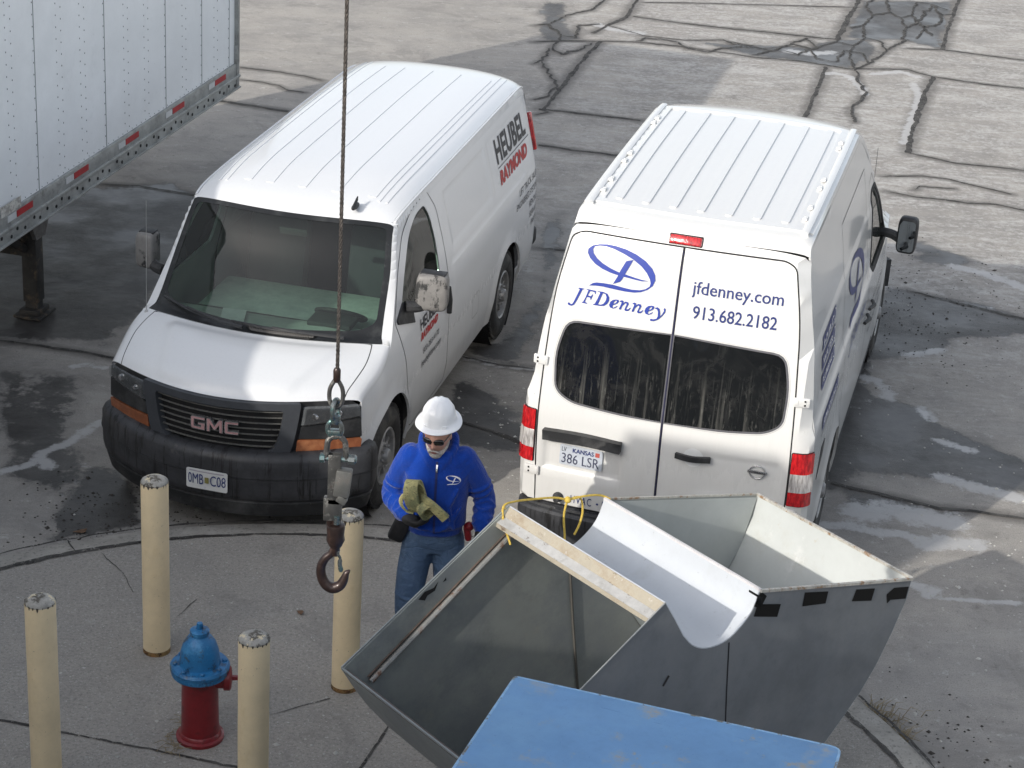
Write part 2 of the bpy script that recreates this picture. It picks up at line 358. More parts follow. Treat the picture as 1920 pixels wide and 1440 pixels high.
RUST = M('rusty_scuffed_paint', '#9a7f52', .8, var=.3, vs=20, spots=[(16, .48, .56, (.06, .03, .015)), (9, .5, .6, (.30, .16, .06))], bump=.5, bs=40)

# ---------------------------------------------------------------- ground
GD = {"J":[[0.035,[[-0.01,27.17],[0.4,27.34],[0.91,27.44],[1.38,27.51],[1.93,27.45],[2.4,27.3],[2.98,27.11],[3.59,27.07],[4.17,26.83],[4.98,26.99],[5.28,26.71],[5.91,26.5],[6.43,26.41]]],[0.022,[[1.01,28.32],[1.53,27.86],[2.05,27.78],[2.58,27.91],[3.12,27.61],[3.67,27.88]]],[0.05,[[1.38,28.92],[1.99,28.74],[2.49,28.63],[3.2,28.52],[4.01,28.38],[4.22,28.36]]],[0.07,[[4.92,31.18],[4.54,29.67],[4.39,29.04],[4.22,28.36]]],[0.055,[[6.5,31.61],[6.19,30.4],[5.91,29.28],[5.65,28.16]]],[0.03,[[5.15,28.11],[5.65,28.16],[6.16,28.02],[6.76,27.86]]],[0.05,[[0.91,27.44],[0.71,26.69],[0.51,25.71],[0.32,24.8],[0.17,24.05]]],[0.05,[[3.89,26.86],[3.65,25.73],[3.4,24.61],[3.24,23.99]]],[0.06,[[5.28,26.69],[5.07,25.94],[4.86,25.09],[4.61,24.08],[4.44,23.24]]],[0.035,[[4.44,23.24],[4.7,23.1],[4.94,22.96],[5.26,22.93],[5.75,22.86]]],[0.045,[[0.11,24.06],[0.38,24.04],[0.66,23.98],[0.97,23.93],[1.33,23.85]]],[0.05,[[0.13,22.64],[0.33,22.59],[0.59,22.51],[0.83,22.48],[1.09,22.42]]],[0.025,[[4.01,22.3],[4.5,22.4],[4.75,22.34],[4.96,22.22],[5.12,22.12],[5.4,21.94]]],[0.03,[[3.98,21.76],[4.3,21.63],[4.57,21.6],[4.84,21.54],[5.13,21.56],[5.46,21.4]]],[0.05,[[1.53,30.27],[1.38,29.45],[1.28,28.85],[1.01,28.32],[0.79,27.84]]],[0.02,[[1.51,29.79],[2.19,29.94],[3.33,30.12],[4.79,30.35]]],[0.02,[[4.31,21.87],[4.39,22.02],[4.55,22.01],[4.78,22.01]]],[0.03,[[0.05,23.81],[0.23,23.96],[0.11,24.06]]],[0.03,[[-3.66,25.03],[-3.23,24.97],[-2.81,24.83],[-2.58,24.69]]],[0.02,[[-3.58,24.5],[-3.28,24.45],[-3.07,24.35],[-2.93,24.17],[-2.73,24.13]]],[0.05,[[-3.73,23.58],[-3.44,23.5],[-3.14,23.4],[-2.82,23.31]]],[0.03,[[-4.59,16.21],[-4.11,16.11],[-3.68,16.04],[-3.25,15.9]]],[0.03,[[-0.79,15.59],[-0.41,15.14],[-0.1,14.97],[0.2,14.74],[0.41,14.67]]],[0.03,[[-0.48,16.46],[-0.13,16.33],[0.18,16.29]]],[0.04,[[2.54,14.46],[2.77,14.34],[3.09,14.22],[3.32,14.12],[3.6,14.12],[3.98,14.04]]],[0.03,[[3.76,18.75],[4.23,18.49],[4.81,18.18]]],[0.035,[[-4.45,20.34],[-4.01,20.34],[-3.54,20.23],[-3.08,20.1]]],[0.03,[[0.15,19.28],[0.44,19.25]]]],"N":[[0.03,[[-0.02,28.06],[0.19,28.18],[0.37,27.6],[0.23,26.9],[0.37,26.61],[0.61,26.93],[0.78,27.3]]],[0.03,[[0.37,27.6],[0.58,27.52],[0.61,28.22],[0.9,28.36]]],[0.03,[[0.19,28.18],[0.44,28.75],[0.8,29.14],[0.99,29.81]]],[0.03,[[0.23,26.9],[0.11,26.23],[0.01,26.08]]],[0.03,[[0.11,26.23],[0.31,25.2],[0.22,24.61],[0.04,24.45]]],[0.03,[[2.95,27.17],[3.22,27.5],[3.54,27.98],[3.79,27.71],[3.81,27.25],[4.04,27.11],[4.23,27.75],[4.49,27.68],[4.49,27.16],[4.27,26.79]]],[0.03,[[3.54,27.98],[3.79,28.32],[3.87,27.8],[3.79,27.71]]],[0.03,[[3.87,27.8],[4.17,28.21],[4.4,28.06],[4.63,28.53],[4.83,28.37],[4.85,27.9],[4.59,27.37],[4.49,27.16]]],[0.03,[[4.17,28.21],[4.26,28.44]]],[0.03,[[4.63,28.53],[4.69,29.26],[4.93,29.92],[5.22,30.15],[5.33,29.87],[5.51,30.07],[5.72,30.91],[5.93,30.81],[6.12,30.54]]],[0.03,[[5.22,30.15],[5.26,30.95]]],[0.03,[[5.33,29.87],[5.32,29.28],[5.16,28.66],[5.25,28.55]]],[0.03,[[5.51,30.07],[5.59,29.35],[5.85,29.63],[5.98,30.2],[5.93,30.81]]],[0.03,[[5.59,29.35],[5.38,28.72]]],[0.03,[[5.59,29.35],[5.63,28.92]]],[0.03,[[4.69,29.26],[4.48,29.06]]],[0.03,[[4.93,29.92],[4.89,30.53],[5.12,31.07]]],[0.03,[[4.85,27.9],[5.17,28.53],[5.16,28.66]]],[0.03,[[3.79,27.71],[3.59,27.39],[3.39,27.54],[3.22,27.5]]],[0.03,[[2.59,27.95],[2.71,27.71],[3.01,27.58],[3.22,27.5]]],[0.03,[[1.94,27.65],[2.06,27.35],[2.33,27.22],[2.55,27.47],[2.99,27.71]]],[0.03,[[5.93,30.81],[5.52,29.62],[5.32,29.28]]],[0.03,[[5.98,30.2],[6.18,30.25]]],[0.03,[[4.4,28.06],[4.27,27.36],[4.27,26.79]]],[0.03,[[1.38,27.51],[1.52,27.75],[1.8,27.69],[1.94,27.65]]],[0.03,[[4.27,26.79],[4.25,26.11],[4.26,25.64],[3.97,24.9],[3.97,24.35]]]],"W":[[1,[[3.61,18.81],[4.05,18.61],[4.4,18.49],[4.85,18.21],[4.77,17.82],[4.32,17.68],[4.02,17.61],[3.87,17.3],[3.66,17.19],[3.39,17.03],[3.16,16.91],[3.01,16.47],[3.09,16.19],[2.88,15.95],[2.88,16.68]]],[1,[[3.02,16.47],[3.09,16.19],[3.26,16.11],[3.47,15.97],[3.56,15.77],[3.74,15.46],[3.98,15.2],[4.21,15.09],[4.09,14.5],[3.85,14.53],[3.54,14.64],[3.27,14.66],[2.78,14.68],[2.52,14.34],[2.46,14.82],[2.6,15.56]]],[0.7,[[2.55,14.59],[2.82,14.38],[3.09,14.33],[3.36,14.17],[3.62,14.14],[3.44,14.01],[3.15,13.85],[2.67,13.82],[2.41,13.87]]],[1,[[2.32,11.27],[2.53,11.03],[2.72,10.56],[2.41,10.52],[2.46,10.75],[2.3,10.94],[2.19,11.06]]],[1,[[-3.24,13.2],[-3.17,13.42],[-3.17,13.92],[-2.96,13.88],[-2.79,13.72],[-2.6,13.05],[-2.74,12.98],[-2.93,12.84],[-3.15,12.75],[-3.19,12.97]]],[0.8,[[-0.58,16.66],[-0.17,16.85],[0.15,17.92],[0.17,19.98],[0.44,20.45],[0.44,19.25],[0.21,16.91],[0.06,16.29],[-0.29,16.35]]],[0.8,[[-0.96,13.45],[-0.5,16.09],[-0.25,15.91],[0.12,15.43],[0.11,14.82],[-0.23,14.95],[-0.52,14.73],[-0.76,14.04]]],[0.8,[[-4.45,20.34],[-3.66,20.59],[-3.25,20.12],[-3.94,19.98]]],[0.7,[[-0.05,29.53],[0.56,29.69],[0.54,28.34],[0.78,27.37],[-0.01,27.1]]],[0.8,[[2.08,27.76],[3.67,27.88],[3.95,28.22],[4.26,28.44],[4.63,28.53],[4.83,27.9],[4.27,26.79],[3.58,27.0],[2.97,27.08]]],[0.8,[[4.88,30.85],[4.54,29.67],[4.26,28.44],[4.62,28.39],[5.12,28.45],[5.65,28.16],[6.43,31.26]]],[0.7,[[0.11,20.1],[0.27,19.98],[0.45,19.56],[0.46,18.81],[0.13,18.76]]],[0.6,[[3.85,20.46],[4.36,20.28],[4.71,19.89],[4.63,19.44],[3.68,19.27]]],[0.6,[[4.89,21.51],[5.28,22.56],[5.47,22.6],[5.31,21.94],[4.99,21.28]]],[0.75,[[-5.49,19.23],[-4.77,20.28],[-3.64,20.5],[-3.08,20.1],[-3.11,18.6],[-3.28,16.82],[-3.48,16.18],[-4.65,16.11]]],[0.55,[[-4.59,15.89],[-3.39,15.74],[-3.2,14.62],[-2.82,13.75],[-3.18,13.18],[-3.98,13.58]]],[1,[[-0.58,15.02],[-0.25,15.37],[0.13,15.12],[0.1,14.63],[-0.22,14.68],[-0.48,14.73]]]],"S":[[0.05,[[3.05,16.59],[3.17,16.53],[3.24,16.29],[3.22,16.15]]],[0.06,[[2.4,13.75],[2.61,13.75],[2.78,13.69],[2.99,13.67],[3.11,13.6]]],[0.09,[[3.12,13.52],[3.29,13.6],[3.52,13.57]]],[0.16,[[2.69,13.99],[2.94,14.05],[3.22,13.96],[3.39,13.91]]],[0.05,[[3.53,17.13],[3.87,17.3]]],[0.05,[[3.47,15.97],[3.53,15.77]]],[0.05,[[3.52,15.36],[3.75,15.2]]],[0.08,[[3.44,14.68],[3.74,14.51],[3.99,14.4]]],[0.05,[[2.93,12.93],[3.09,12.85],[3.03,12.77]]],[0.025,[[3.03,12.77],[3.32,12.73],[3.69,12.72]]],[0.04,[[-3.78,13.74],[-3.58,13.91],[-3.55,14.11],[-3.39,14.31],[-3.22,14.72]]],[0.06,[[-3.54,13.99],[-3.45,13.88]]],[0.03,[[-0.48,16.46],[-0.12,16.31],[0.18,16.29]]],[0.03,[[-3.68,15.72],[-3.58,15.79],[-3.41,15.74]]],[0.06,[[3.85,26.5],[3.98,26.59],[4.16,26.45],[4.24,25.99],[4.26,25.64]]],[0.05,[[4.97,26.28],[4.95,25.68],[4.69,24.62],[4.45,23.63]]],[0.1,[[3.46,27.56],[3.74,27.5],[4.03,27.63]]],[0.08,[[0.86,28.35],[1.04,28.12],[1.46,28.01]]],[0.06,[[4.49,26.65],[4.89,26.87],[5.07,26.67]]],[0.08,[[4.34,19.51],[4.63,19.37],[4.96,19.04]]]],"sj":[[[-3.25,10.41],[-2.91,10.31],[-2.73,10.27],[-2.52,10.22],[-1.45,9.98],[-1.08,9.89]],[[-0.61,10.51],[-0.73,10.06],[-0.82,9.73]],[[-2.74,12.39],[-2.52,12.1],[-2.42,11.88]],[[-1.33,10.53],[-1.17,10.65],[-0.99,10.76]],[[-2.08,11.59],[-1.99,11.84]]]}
ISL = (-1.068, 9.043)
def jag(pts, amp, step=.12, seed=0):
    r = random.Random(seed); o = []
    for i in range(len(pts)-1):
        a, b = Vector(pts[i]), Vector(pts[i+1]); k = max(1, int((b-a).length/step)); t = (b-a).normalized() if (b-a).length else Vector((1, 0)); q = Vector((-t.y, t.x))
        for j in range(k): o.append(a.lerp(b, j/k)+q*r.gauss(0, amp))
    o.append(Vector(pts[-1])); return o
def ground():
    x0, x1, y0, y1, st = -9., 9.6, 8., 35., .06
    gx = np.arange(x0, x1+1e-6, st); gy = np.arange(y0, y1+1e-6, st); X, Y = np.meshgrid(gx, gy); ny, nx = X.shape; px, py = X.ravel(), Y.ravel()
    wet = np.zeros(len(px)); salt = np.zeros(len(px)); crack = np.zeros(len(px))
    for a, poly in GD['W']:  # wet patches, plus shade painted in as wetness under the trailer
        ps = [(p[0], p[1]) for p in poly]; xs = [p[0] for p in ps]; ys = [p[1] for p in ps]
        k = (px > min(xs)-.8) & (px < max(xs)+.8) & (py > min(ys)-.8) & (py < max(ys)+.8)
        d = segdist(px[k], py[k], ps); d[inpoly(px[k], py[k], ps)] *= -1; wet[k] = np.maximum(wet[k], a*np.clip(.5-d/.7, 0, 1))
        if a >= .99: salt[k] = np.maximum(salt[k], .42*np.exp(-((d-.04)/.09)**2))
    for wd, ln in GD['S']:
        xs = [p[0] for p in ln]; ys = [p[1] for p in ln]; k = (px > min(xs)-1) & (px < max(xs)+1) & (py > min(ys)-1) & (py < max(ys)+1)
        d = segdist(px[k], py[k], ln, False); salt[k] = np.maximum(salt[k], .92*np.exp(-(d/(wd*1.25+.015))**2))
    for wd, ln in GD['J']+GD['N']:
        xs = [p[0] for p in ln]; ys = [p[1] for p in ln]; k = (px > min(xs)-1) & (px < max(xs)+1) & (py > min(ys)-1) & (py < max(ys)+1)
        d = segdist(px[k], py[k], ln, False); crack[k] = np.maximum(crack[k], np.exp(-(d/(wd*2.2+.06))**2))
    film = np.clip((py-15.0)/5, 0, 1)*np.clip((px+1.0)/3, 0, 1)
    kd = np.abs(np.hypot(px-ISL[0], py-ISL[1])-4.0); wet = np.maximum(wet, np.where(np.hypot(px-ISL[0], py-ISL[1]) > 3.9, .56*np.exp(-(kd/.16)**2), 0))
    v = np.zeros((len(px), 3)); v[:, 0] = px; v[:, 1] = py; q = np.arange((ny-1)*(nx-1)); r = q//(nx-1); c = q % (nx-1); a = r*nx+c
    F = np.stack([a, a+1, a+nx+1, a+nx], 1); b = len(px); B = 260.
    ext = np.array([(-B, -B, 0), (B, -B, 0), (B, B, 0), (-B, B, 0)]); v = np.vstack([v, ext]); ix = lambda i, j: j*nx+i
    last = [(b, b+1, ix(nx-1, 0), ix(0, 0)), (b+1, b+2, ix(nx-1, ny-1), ix(nx-1, 0)), (b+2, b+3, ix(0, ny-1), ix(nx-1, ny-1)), (b+3, b, ix(0, 0), ix(0, ny-1))]
    me = bpy.data.meshes.new('ground'); me.from_pydata(v.tolist(), [], F.tolist()+last); me.update()
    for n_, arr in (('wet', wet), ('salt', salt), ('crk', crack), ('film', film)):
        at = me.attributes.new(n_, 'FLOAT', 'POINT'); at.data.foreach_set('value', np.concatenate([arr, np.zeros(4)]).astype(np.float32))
    m = Mat('weathered_concrete_yard'); co = m.coord(kind='Object')
    A = lambda n_: (lambda nd: nd.outputs['Fac'])(m.n('ShaderNodeAttribute', attribute_name=n_))
    n_big = m.noise(co, .35, 5, .6); n_mid = m.noise(co, 1.7, 8, .7); n_f = m.noise(co, 14, 8, .75); n_g = m.noise(co, 95, 4, .8)
    stre = m.noise(m.coord((.8, 2.6, 1)), 1.3, 9, .78, .8)
    c = m.mix(n_big, (.30, .282, .258), (.44, .415, .38)); c = m.mix(m.ramp(n_mid, .38, .72), c, (.25, .24, .228)); c = m.mix(m.math('MULTIPLY', m.ramp(n_f, .45, .8), .45), c, (.37, .355, .335))
    c = m.mix(m.math('MULTIPLY', m.ramp(n_g, .48, .64), .5), c, (.12, .115, .11)); c = m.mix(m.math('MULTIPLY', m.ramp(m.noise(co, 1.15, 9, .8, 1.0), .52, .58), .38), c, (.19, .182, .172)); c = m.mix(m.math('MULTIPLY', m.ramp(stre, .5, .72), .40), c, (.42, .41, .39))
    fl = m.math('MULTIPLY', A('film'), m.ramp(m.math('ADD', m.math('MULTIPLY', stre, .5), m.math('MULTIPLY', n_f, .5)), .47, .60)); c = m.mix(m.math('MULTIPLY', fl, .8), c, (.50, .49, .47))
    c = m.mix(m.math('MULTIPLY', m.ramp(m.noise(co, 7, 8, .8), .58, .66), .55), c, (.52, .51, .49))       # chalky flecks
    c = m.mix(m.math('MULTIPLY', m.ramp(m.noise(m.coord((1, 1, 1)), 2.6, 8, .8), .58, .68), .6), c, (.13, .12, .11)); c = m.mix(m.math('MULTIPLY', m.ramp(m.noise(co, 22, 5, .8), .62, .66), .7), c, (.07, .066, .062))
    wn = m.math('ADD', m.noise(co, 2.2, 8, .72), m.math('MULTIPLY', n_f, .35)); wv = m.math('ADD', A('wet'), m.math('MULTIPLY', m.math('SUBTRACT', wn, .67), .62))  # this mask also darkens the shaded ground under the trailer
    wf = m.ramp(wv, .47, .53); damp_shade = m.ramp(wv, .34, .50)
    c = m.mix(m.math('MULTIPLY', damp_shade, .34), c, (.115, .11, .103)); wvar = m.mix(m.ramp(m.noise(co, 1.6, 8, .75), .36, .64), (.020, .020, .021), (.080, .077, .075)); c = m.mix(m.math('MULTIPLY', wf, .88), c, wvar)
    cv = m.math('ADD', A('crk'), m.math('MULTIPLY', m.math('SUBTRACT', m.noise(co, 6, 6, .7), .5), .7)); c = m.mix(m.math('MULTIPLY', m.ramp(cv, .45, .9), .55), c, (.085, .08, .075))
    sv = m.math('ADD', A('salt'), m.math('MULTIPLY', m.math('SUBTRACT', m.noise(co, 7, 9, .8), .5), 1.9)); sf = m.ramp(sv, .45, .74); c = m.mix(m.math('MULTIPLY', sf, .72), c, (.50, .50, .50))
    m.col(c)
    puddle = m.math('MULTIPLY', wf, m.ramp(m.noise(co, 1.1, 4, .6), .42, .60))
    rg = m.math('SUBTRACT', m.math('SUBTRACT', .88, m.math('MULTIPLY', wf, .38)), m.math('MULTIPLY', puddle, .22)); m.set(rough=rg, spec=.28)
    h = m.math('ADD', m.math('MULTIPLY', n_f, .7), m.math('MULTIPLY', n_g, .35)); h = m.math('MULTIPLY', h, m.math('SUBTRACT', 1, m.math('MULTIPLY', puddle, .9))); m.bump(h, .55, .012)
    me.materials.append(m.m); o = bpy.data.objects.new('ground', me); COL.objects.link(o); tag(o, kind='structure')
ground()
_t = Mat('dark_crack_filler'); _t.col(_t.mix(_t.ramp(_t.noise(_t.coord(), 6, 7, .75), .42, .62), (.030, .028, .026), (.095, .090, .083))); _t.set(rough=.85, alpha=_t.ramp(_t.noise(_t.coord(), 26, 7, .8), .40, .45)); _t.bump(_t.noise(_t.coord(), 60, 5), .6, .01); TAR = _t.m
def cracks(name, rows, z, amp, seedb, kmul=1.0):
    mb = MB()
    for i, (wd, ln) in enumerate(rows):
        P = jag(ln, amp*(.5+wd*12), .09, i+seedb); P = jag(P, amp*.5, .045, i+seedb+99); L, Rr = ribbon(P, 1); r = random.Random(i+5); ww = 1.; vs = []; fs = []
        for j, p in enumerate(P):
            ww = .80*ww+.20*r.uniform(-.1, 2.1); h = wd*kmul*ww/2*(min(1, j/3+.2) if wd < .04 else 1)
            vs += [(p.x+(L[j].x-p.x)*2*h, p.y+(L[j].y-p.y)*2*h, z+i*.00012), (p.x-(L[j].x-p.x)*2*h, p.y-(L[j].y-p.y)*2*h, z+i*.00012)]
        for j in range(len(P)-1): fs.append((2*j+1, 2*j+3, 2*j+2, 2*j))
        mb.add((vs, fs))
    return tag(mb.build(name, TAR, smooth=0), kind='structure')
cracks('pavement_joints', GD['J'], .004, .006, 0, 1.05); cracks('pavement_cracks', GD['N'], .008, .016, 50, 1.2)

# ---------------------------------------------------------------- raised sidewalk island and kerb
def walk():
    m = Mat('sidewalk_concrete'); co = m.coord()
    c = m.mix(m.noise(co, .6, 5), (.275, .258, .234), (.375, .352, .318)); c = m.mix(m.math('MULTIPLY', m.ramp(m.noise(co, 3, 8, .7), .45, .7), .5), c, (.235, .225, .21))
    c = m.mix(m.math('MULTIPLY', m.ramp(m.noise(co, 45, 7, .85), .50, .62), .75), c, (.13, .125, .12)); c = m.mix(m.math('MULTIPLY', m.ramp(m.noise(co, 70, 5, .85), .56, .64), .75), c, (.52, .51, .49)); c = m.mix(m.math('MULTIPLY', m.ramp(m.noise(co, 2.1, 9, .8, .5), .54, .62), .38), c, (.17, .165, .155)); c = m.mix(m.math('MULTIPLY', m.ramp(m.noise(co, 24, 5, .8), .65, .67), .8), c, (.60, .59, .57))
    c = m.mix(m.math('MULTIPLY', m.ramp(m.noise(co, 9, 7, .7), .60, .70), .4), c, (.42, .41, .39)); m.col(c); m.set(rough=.9); m.bump(m.noise(co, 70, 6, .8), .5, .006)
    rad = lambda r, a: (ISL[0]+r*math.cos(a), ISL[1]+r*math.sin(a))
    o = patch('sidewalk', [rad(3.795, 2*PI*k/96) for k in range(96)], [], lambda x, y: (x, y, .133), 1.0, 1.0, m.m, None, smooth=0); tag(o, kind='structure')
    k = M('kerb_concrete', (.33, .315, .285), .9, var=.15, vs=3, spots=[(5, .5, .7, (.42, .40, .37)), (40, .55, .7, (.12, .115, .11))], bump=.4, bs=60, bd=.006)
    v, f = lathe([(3.80, -.02), (3.80, .120), (3.808, .133), (3.965, .131), (3.990, .118), (4.005, -.02)], 160, False)
    v = [(p[0]+ISL[0], p[1]+ISL[1], p[2]) for p in v]; tag(mk('kerb', v, [q[::-1] for q in f], k), kind='structure')
    rows = [(.018, ln) for ln in GD['sj'][:2]]+[(.008, ln) for ln in GD['sj'][2:]]+[(.034, [rad(3.80, R(a)) for a in range(20, 178, 3)]), (.02, [rad(3.997, R(a)) for a in range(20, 178, 3)]), (.012, [rad(3.80, R(119)), rad(3.98, R(119))]), (.012, [rad(3.80, R(74)), rad(3.98, R(74))])]
    cracks('sidewalk_joints', rows, .1375, .005, 200, 1)
walk()
def drygrass(name, label, x, y, n, h, seed, spread=.09):
    r = random.Random(seed); mb = MB()
    for i in range(n):
        a = r.uniform(0, 2*PI); d = abs(r.gauss(0, spread)); px, py = x+d*math.cos(a), y+d*math.sin(a)*.6; le = Vector((math.cos(a+r.uniform(-1, 1)), math.sin(a+r.uniform(-1, 1)), 0))*h*r.uniform(.3, 1.3); hh = h*r.uniform(.25, 1)
        mb.add(sweep([(px, py, .0), (px+le.x*.3, py+le.y*.3, hh*.7), (px+le.x, py+le.y, hh*r.uniform(.4, 1))], [.003, .0022, .0006], 3))
    o = mb.build(name, DRY, smooth=0); tag(o, label, 'grass tuft', 'dry weeds in the kerb joint'); return o
DRY = M('dry_straw_grass', (.30, .24, .14), .8, var=.35, vs=30)
drygrass('dry_grass_tuft', 'largest tuft of dry grass in the kerb joint beside the sheet metal hopper', 2.40, 11.14, 90, .13, 1, .12)
drygrass('dry_grass_tuft', 'tuft of dry grass in the kerb joint, middle of three near the blue container', 2.53, 10.92, 60, .11, 2, .06)
drygrass('dry_grass_tuft', 'small dry grass tuft in the kerb joint at the bottom edge of the photo', 2.66, 10.48, 36, .10, 3, .05)

# ---------------------------------------------------------------- wheels and other shared vehicle pieces
def wheel(parent, x, y, side, rad=.387, wd=.245, rimr=.215, style=8, z=None):
    """thing part: wheel hub empty-free: tyre mesh with the rim as its child"""
    z = rad if z is None else z; mb = MB(); w2 = wd/2
    prof = [(rimr, -w2+.02), (rimr+.02, -w2+.004), (rad-.09, -w2-.006), (rad-.035, -w2+.006), (rad-.008, -w2+.03)]
    for k in range(5):
        c = -w2+.045+(wd-.09)*k/4; prof += [(rad, c-.013), (rad, c+.013)] + ([(rad-.012, c+.017), (rad-.012, c+(wd-.09)/4-.017)] if k < 4 else [])
    prof += [(rad-.008, w2-.03), (rad-.035, w2-.006), (rad-.09, w2+.006), (rimr+.02, w2-.004), (rimr, w2-.02)]
    rot = Matrix.Translation((x, y, z)) @ Euler((R(-90) if side > 0 else R(90), 0, 0)).to_matrix().to_4x4()
    mb.add(lathe(prof, 56, False), rot)
    for sgn_ in (-1, 1):
        for k in range(64):
            a = 2*PI*k/64; mb.add(bxv(.020, .030, .016), rot @ TR((rad-.004)*math.cos(a), (rad-.004)*math.sin(a), sgn_*(w2-.026), rz=a+R(90)))
    ty = mb.build('tyre', RUBBER, parent); rm = MB()
    rm.add(lathe([(rimr+.004, w2-.012), (rimr-.006, w2-.004), (rimr-.018, w2-.014), (rimr-.026, w2-.05), (rimr-.04, w2-.085), (.125, w2-.075), (.095, w2-.03), (.080, w2-.022), (.06, w2-.024)], 48, False), rot)
    rm.add(lathe([(rimr-.02, -w2+.03), (rimr-.02, w2-.06)], 40, False), rot); rm.add(lathe([(rimr-.03, w2-.10), (.02, w2-.10)], 40), rot)
    for k in range(style):
        a = 2*PI*(k+.5)/style; rm.add(bxv(.105, .028, .03, .006), rot @ TR(.135*math.cos(a), .135*math.sin(a), w2-.052, rz=a)); a = 2*PI*k/style
        rm.add(lathe([(.011, 0), (.011, .022), (.006, .027)], 6), rot @ TR(.082*math.cos(a), .082*math.sin(a), w2-.03))
    rm.add(lathe([(.060, w2-.03), (.058, w2+.005), (.048, w2+.018), (.02, w2+.022)], 24), rot); hb = rm
    for k in range(style): a = 2*PI*k/style; hb.add(lathe([(.021, 0), (.021, .004)], 14), rot @ TR(.160*math.cos(a), .160*math.sin(a), w2-.0855), 1)
    hb.build('rim', RIM, ty, mats=[RIM, BLACK]); return ty
def mirror(parent, cx, cy, cz, sx, sy, sz, tilt, arm0, glass_dir, shellmat, e=.45, armr=.03):
    o = MB().add(sphere(sx/2, sy/2, sz/2, 28, 16, e), TR(cx, cy, cz, rz=tilt)).build('mirror', shellmat, parent, 60)
    MB().add(sweep(smoothpts([arm0, ((arm0[0]+cx)/2, (arm0[1]+cy)/2, min(arm0[2], cz)-.0), (cx, cy, cz-.25*sz)], 4), armr, 10)).build('mirror_arm', BLACKP, o)
    g = patch('mirror_glass', rrect(-sy*.40, -sz*.42, sy*.40, sz*.42, .03), [], lambda u, v: (glass_dir*(sx/2+.002), u, v), .2, .2, MIRG, o, smooth=0); g.matrix_local = TR(cx, cy, cz, rz=tilt); return o
MIRG = Mat('mirror_glass'); MIRG.col((.35, .37, .38)); MIRG.set(rough=.02, metal=1); MIRG = MIRG.m
def plate(parent, fm, y0, y1, z0, z1, sgn, colour, off=.012):
    return patch('licence_plate', rrect(min(y0, y1), z0, max(y0, y1), z1, .014), [], fm, .5, .5, colour, parent, thick=.004, off=off, sgn=sgn, smooth=20)

# ================================================================ white cargo van facing the camera
G = empty('cargo_van', 'white cargo van facing the camera, with a black front bumper and slatted grille', 'van', (-1.844, 13.861, 0), R(-102.744))
gW = curve([.25, .4, .55, .9, 1.2, 1.3, 1.5, 1.8, 1.95, 2.05], [.945, .975, .997, 1.0, .985, .966, .917, .84, .797, .76])
def gy(x, z):
    y = gW(z)*(1-.030*sst(-.9, -.1, x)*sst(1.0, 1.3, z)-.055*sst(.12, .56, x)-.045*sst(-4.35, -4.75, x)-.03*sst(-4.5, -4.75, x))
    for hx in (0, -3.43):
        r = math.hypot(x-hx, (z-.39)*1.02)
        if r < .62: y += .020*(1-sst(.50, .565, r))
    y += .007*(1-sst(1.295, 1.325, z))*sst(-1.62, -1.72, x)*(1-sst(-4.05, -4.15, x))*sst(1.0, 1.2, z)
    ins = min(sst(-1.78, -1.82, x), 1-sst(-2.98, -3.02, x), sst(1.40, 1.44, z), 1-sst(1.82, 1.86, z)); y -= .007*ins
    ins = min(sst(-3.10, -3.14, x), 1-sst(-4.38, -4.42, x), sst(1.40, 1.44, z), 1-sst(1.84, 1.88, z)); y -= .004*ins
    return y
gS = {s: (lambda x, z, s=s: (x, s*gy(x, z), z)) for s in (1, -1)}
_st = [(-4.73, -4.58, 1.97, 1.84, 3.2), (-4.66, -4.52, 2.04, 1.90, 3.3), (-4.3, -4.25, 2.085, 1.93, 3.3), (-3.0, -3.0, 2.112, 1.93, 3.3), (-1.5, -1.5, 2.108, 1.93, 3.3), (-.95, -1.0, 2.075, 1.925, 3.4),
       (-.56, -.68, 1.99, 1.90, 4.2), (-.24, -.42, 1.63, 1.585, 6), (.085, -.13, 1.275, 1.262, 6), (.14, -.06, 1.262, 1.215, 5), (.40, .16, 1.240, 1.13, 3.6), (.66, .36, 1.195, 1.075, 3.6), (.82, .48, 1.150, 1.045, 3.8), (.90, .535, 1.092, 1.018, 5)]
gT = topmap([(*r, gy(r[1], r[3])) for r in _st])
gtop = [(gT(s/4, 1)[0], gT(s/4, 1)[2]) for s in range(0, 53)]        # side top boundary, rear to front
def arc(cx, cz, r, a0, a1, n=22, k=1.0): return [(cx+r*math.cos(R(a0+(a1-a0)*i/n)), cz+k*r*math.sin(R(a0+(a1-a0)*i/n))) for i in range(n+1)]
gout = [(-4.62, .50), (-4.40, .42)]+arc(-3.43, .39, .475, 186, -9)+[(-2.9, .30), (-.56, .30)]+arc(0, .39, .478, 189, 12)+[(.50, .56), (.535, .64)]+gtop[::-1]+[(-4.64, 1.55), (-4.68, 1.2), (-4.68, .60)]
gdoor = rpoly([(-1.43, 1.965), (-1.555, 1.80), (-1.57, 1.5), (-1.53, 1.2), (-1.52, .66), (-1.55, .36), (-.60, .36), (-.455, .66), (-.36, 1.0), (-.255, 1.345), (-.50, 1.655), (-.72, 1.865), (-1.0, 1.945)], [.04, .05, .1, .1, .1, .05, .05, .05, .1, .03, .1, .1, .1])
gwin = rpoly([(-1.36, 1.335), (-1.41, 1.56), (-1.385, 1.79), (-1.31, 1.895), (-1.08, 1.893), (-.83, 1.805), (-.62, 1.61), (-.46, 1.43), (-.42, 1.335)], [.04, .1, .1, .05, .1, .1, .1, .03, .02])
ctr = lambda P: (sum(p[0] for p in P)/len(P), sum(p[1] for p in P)/len(P))
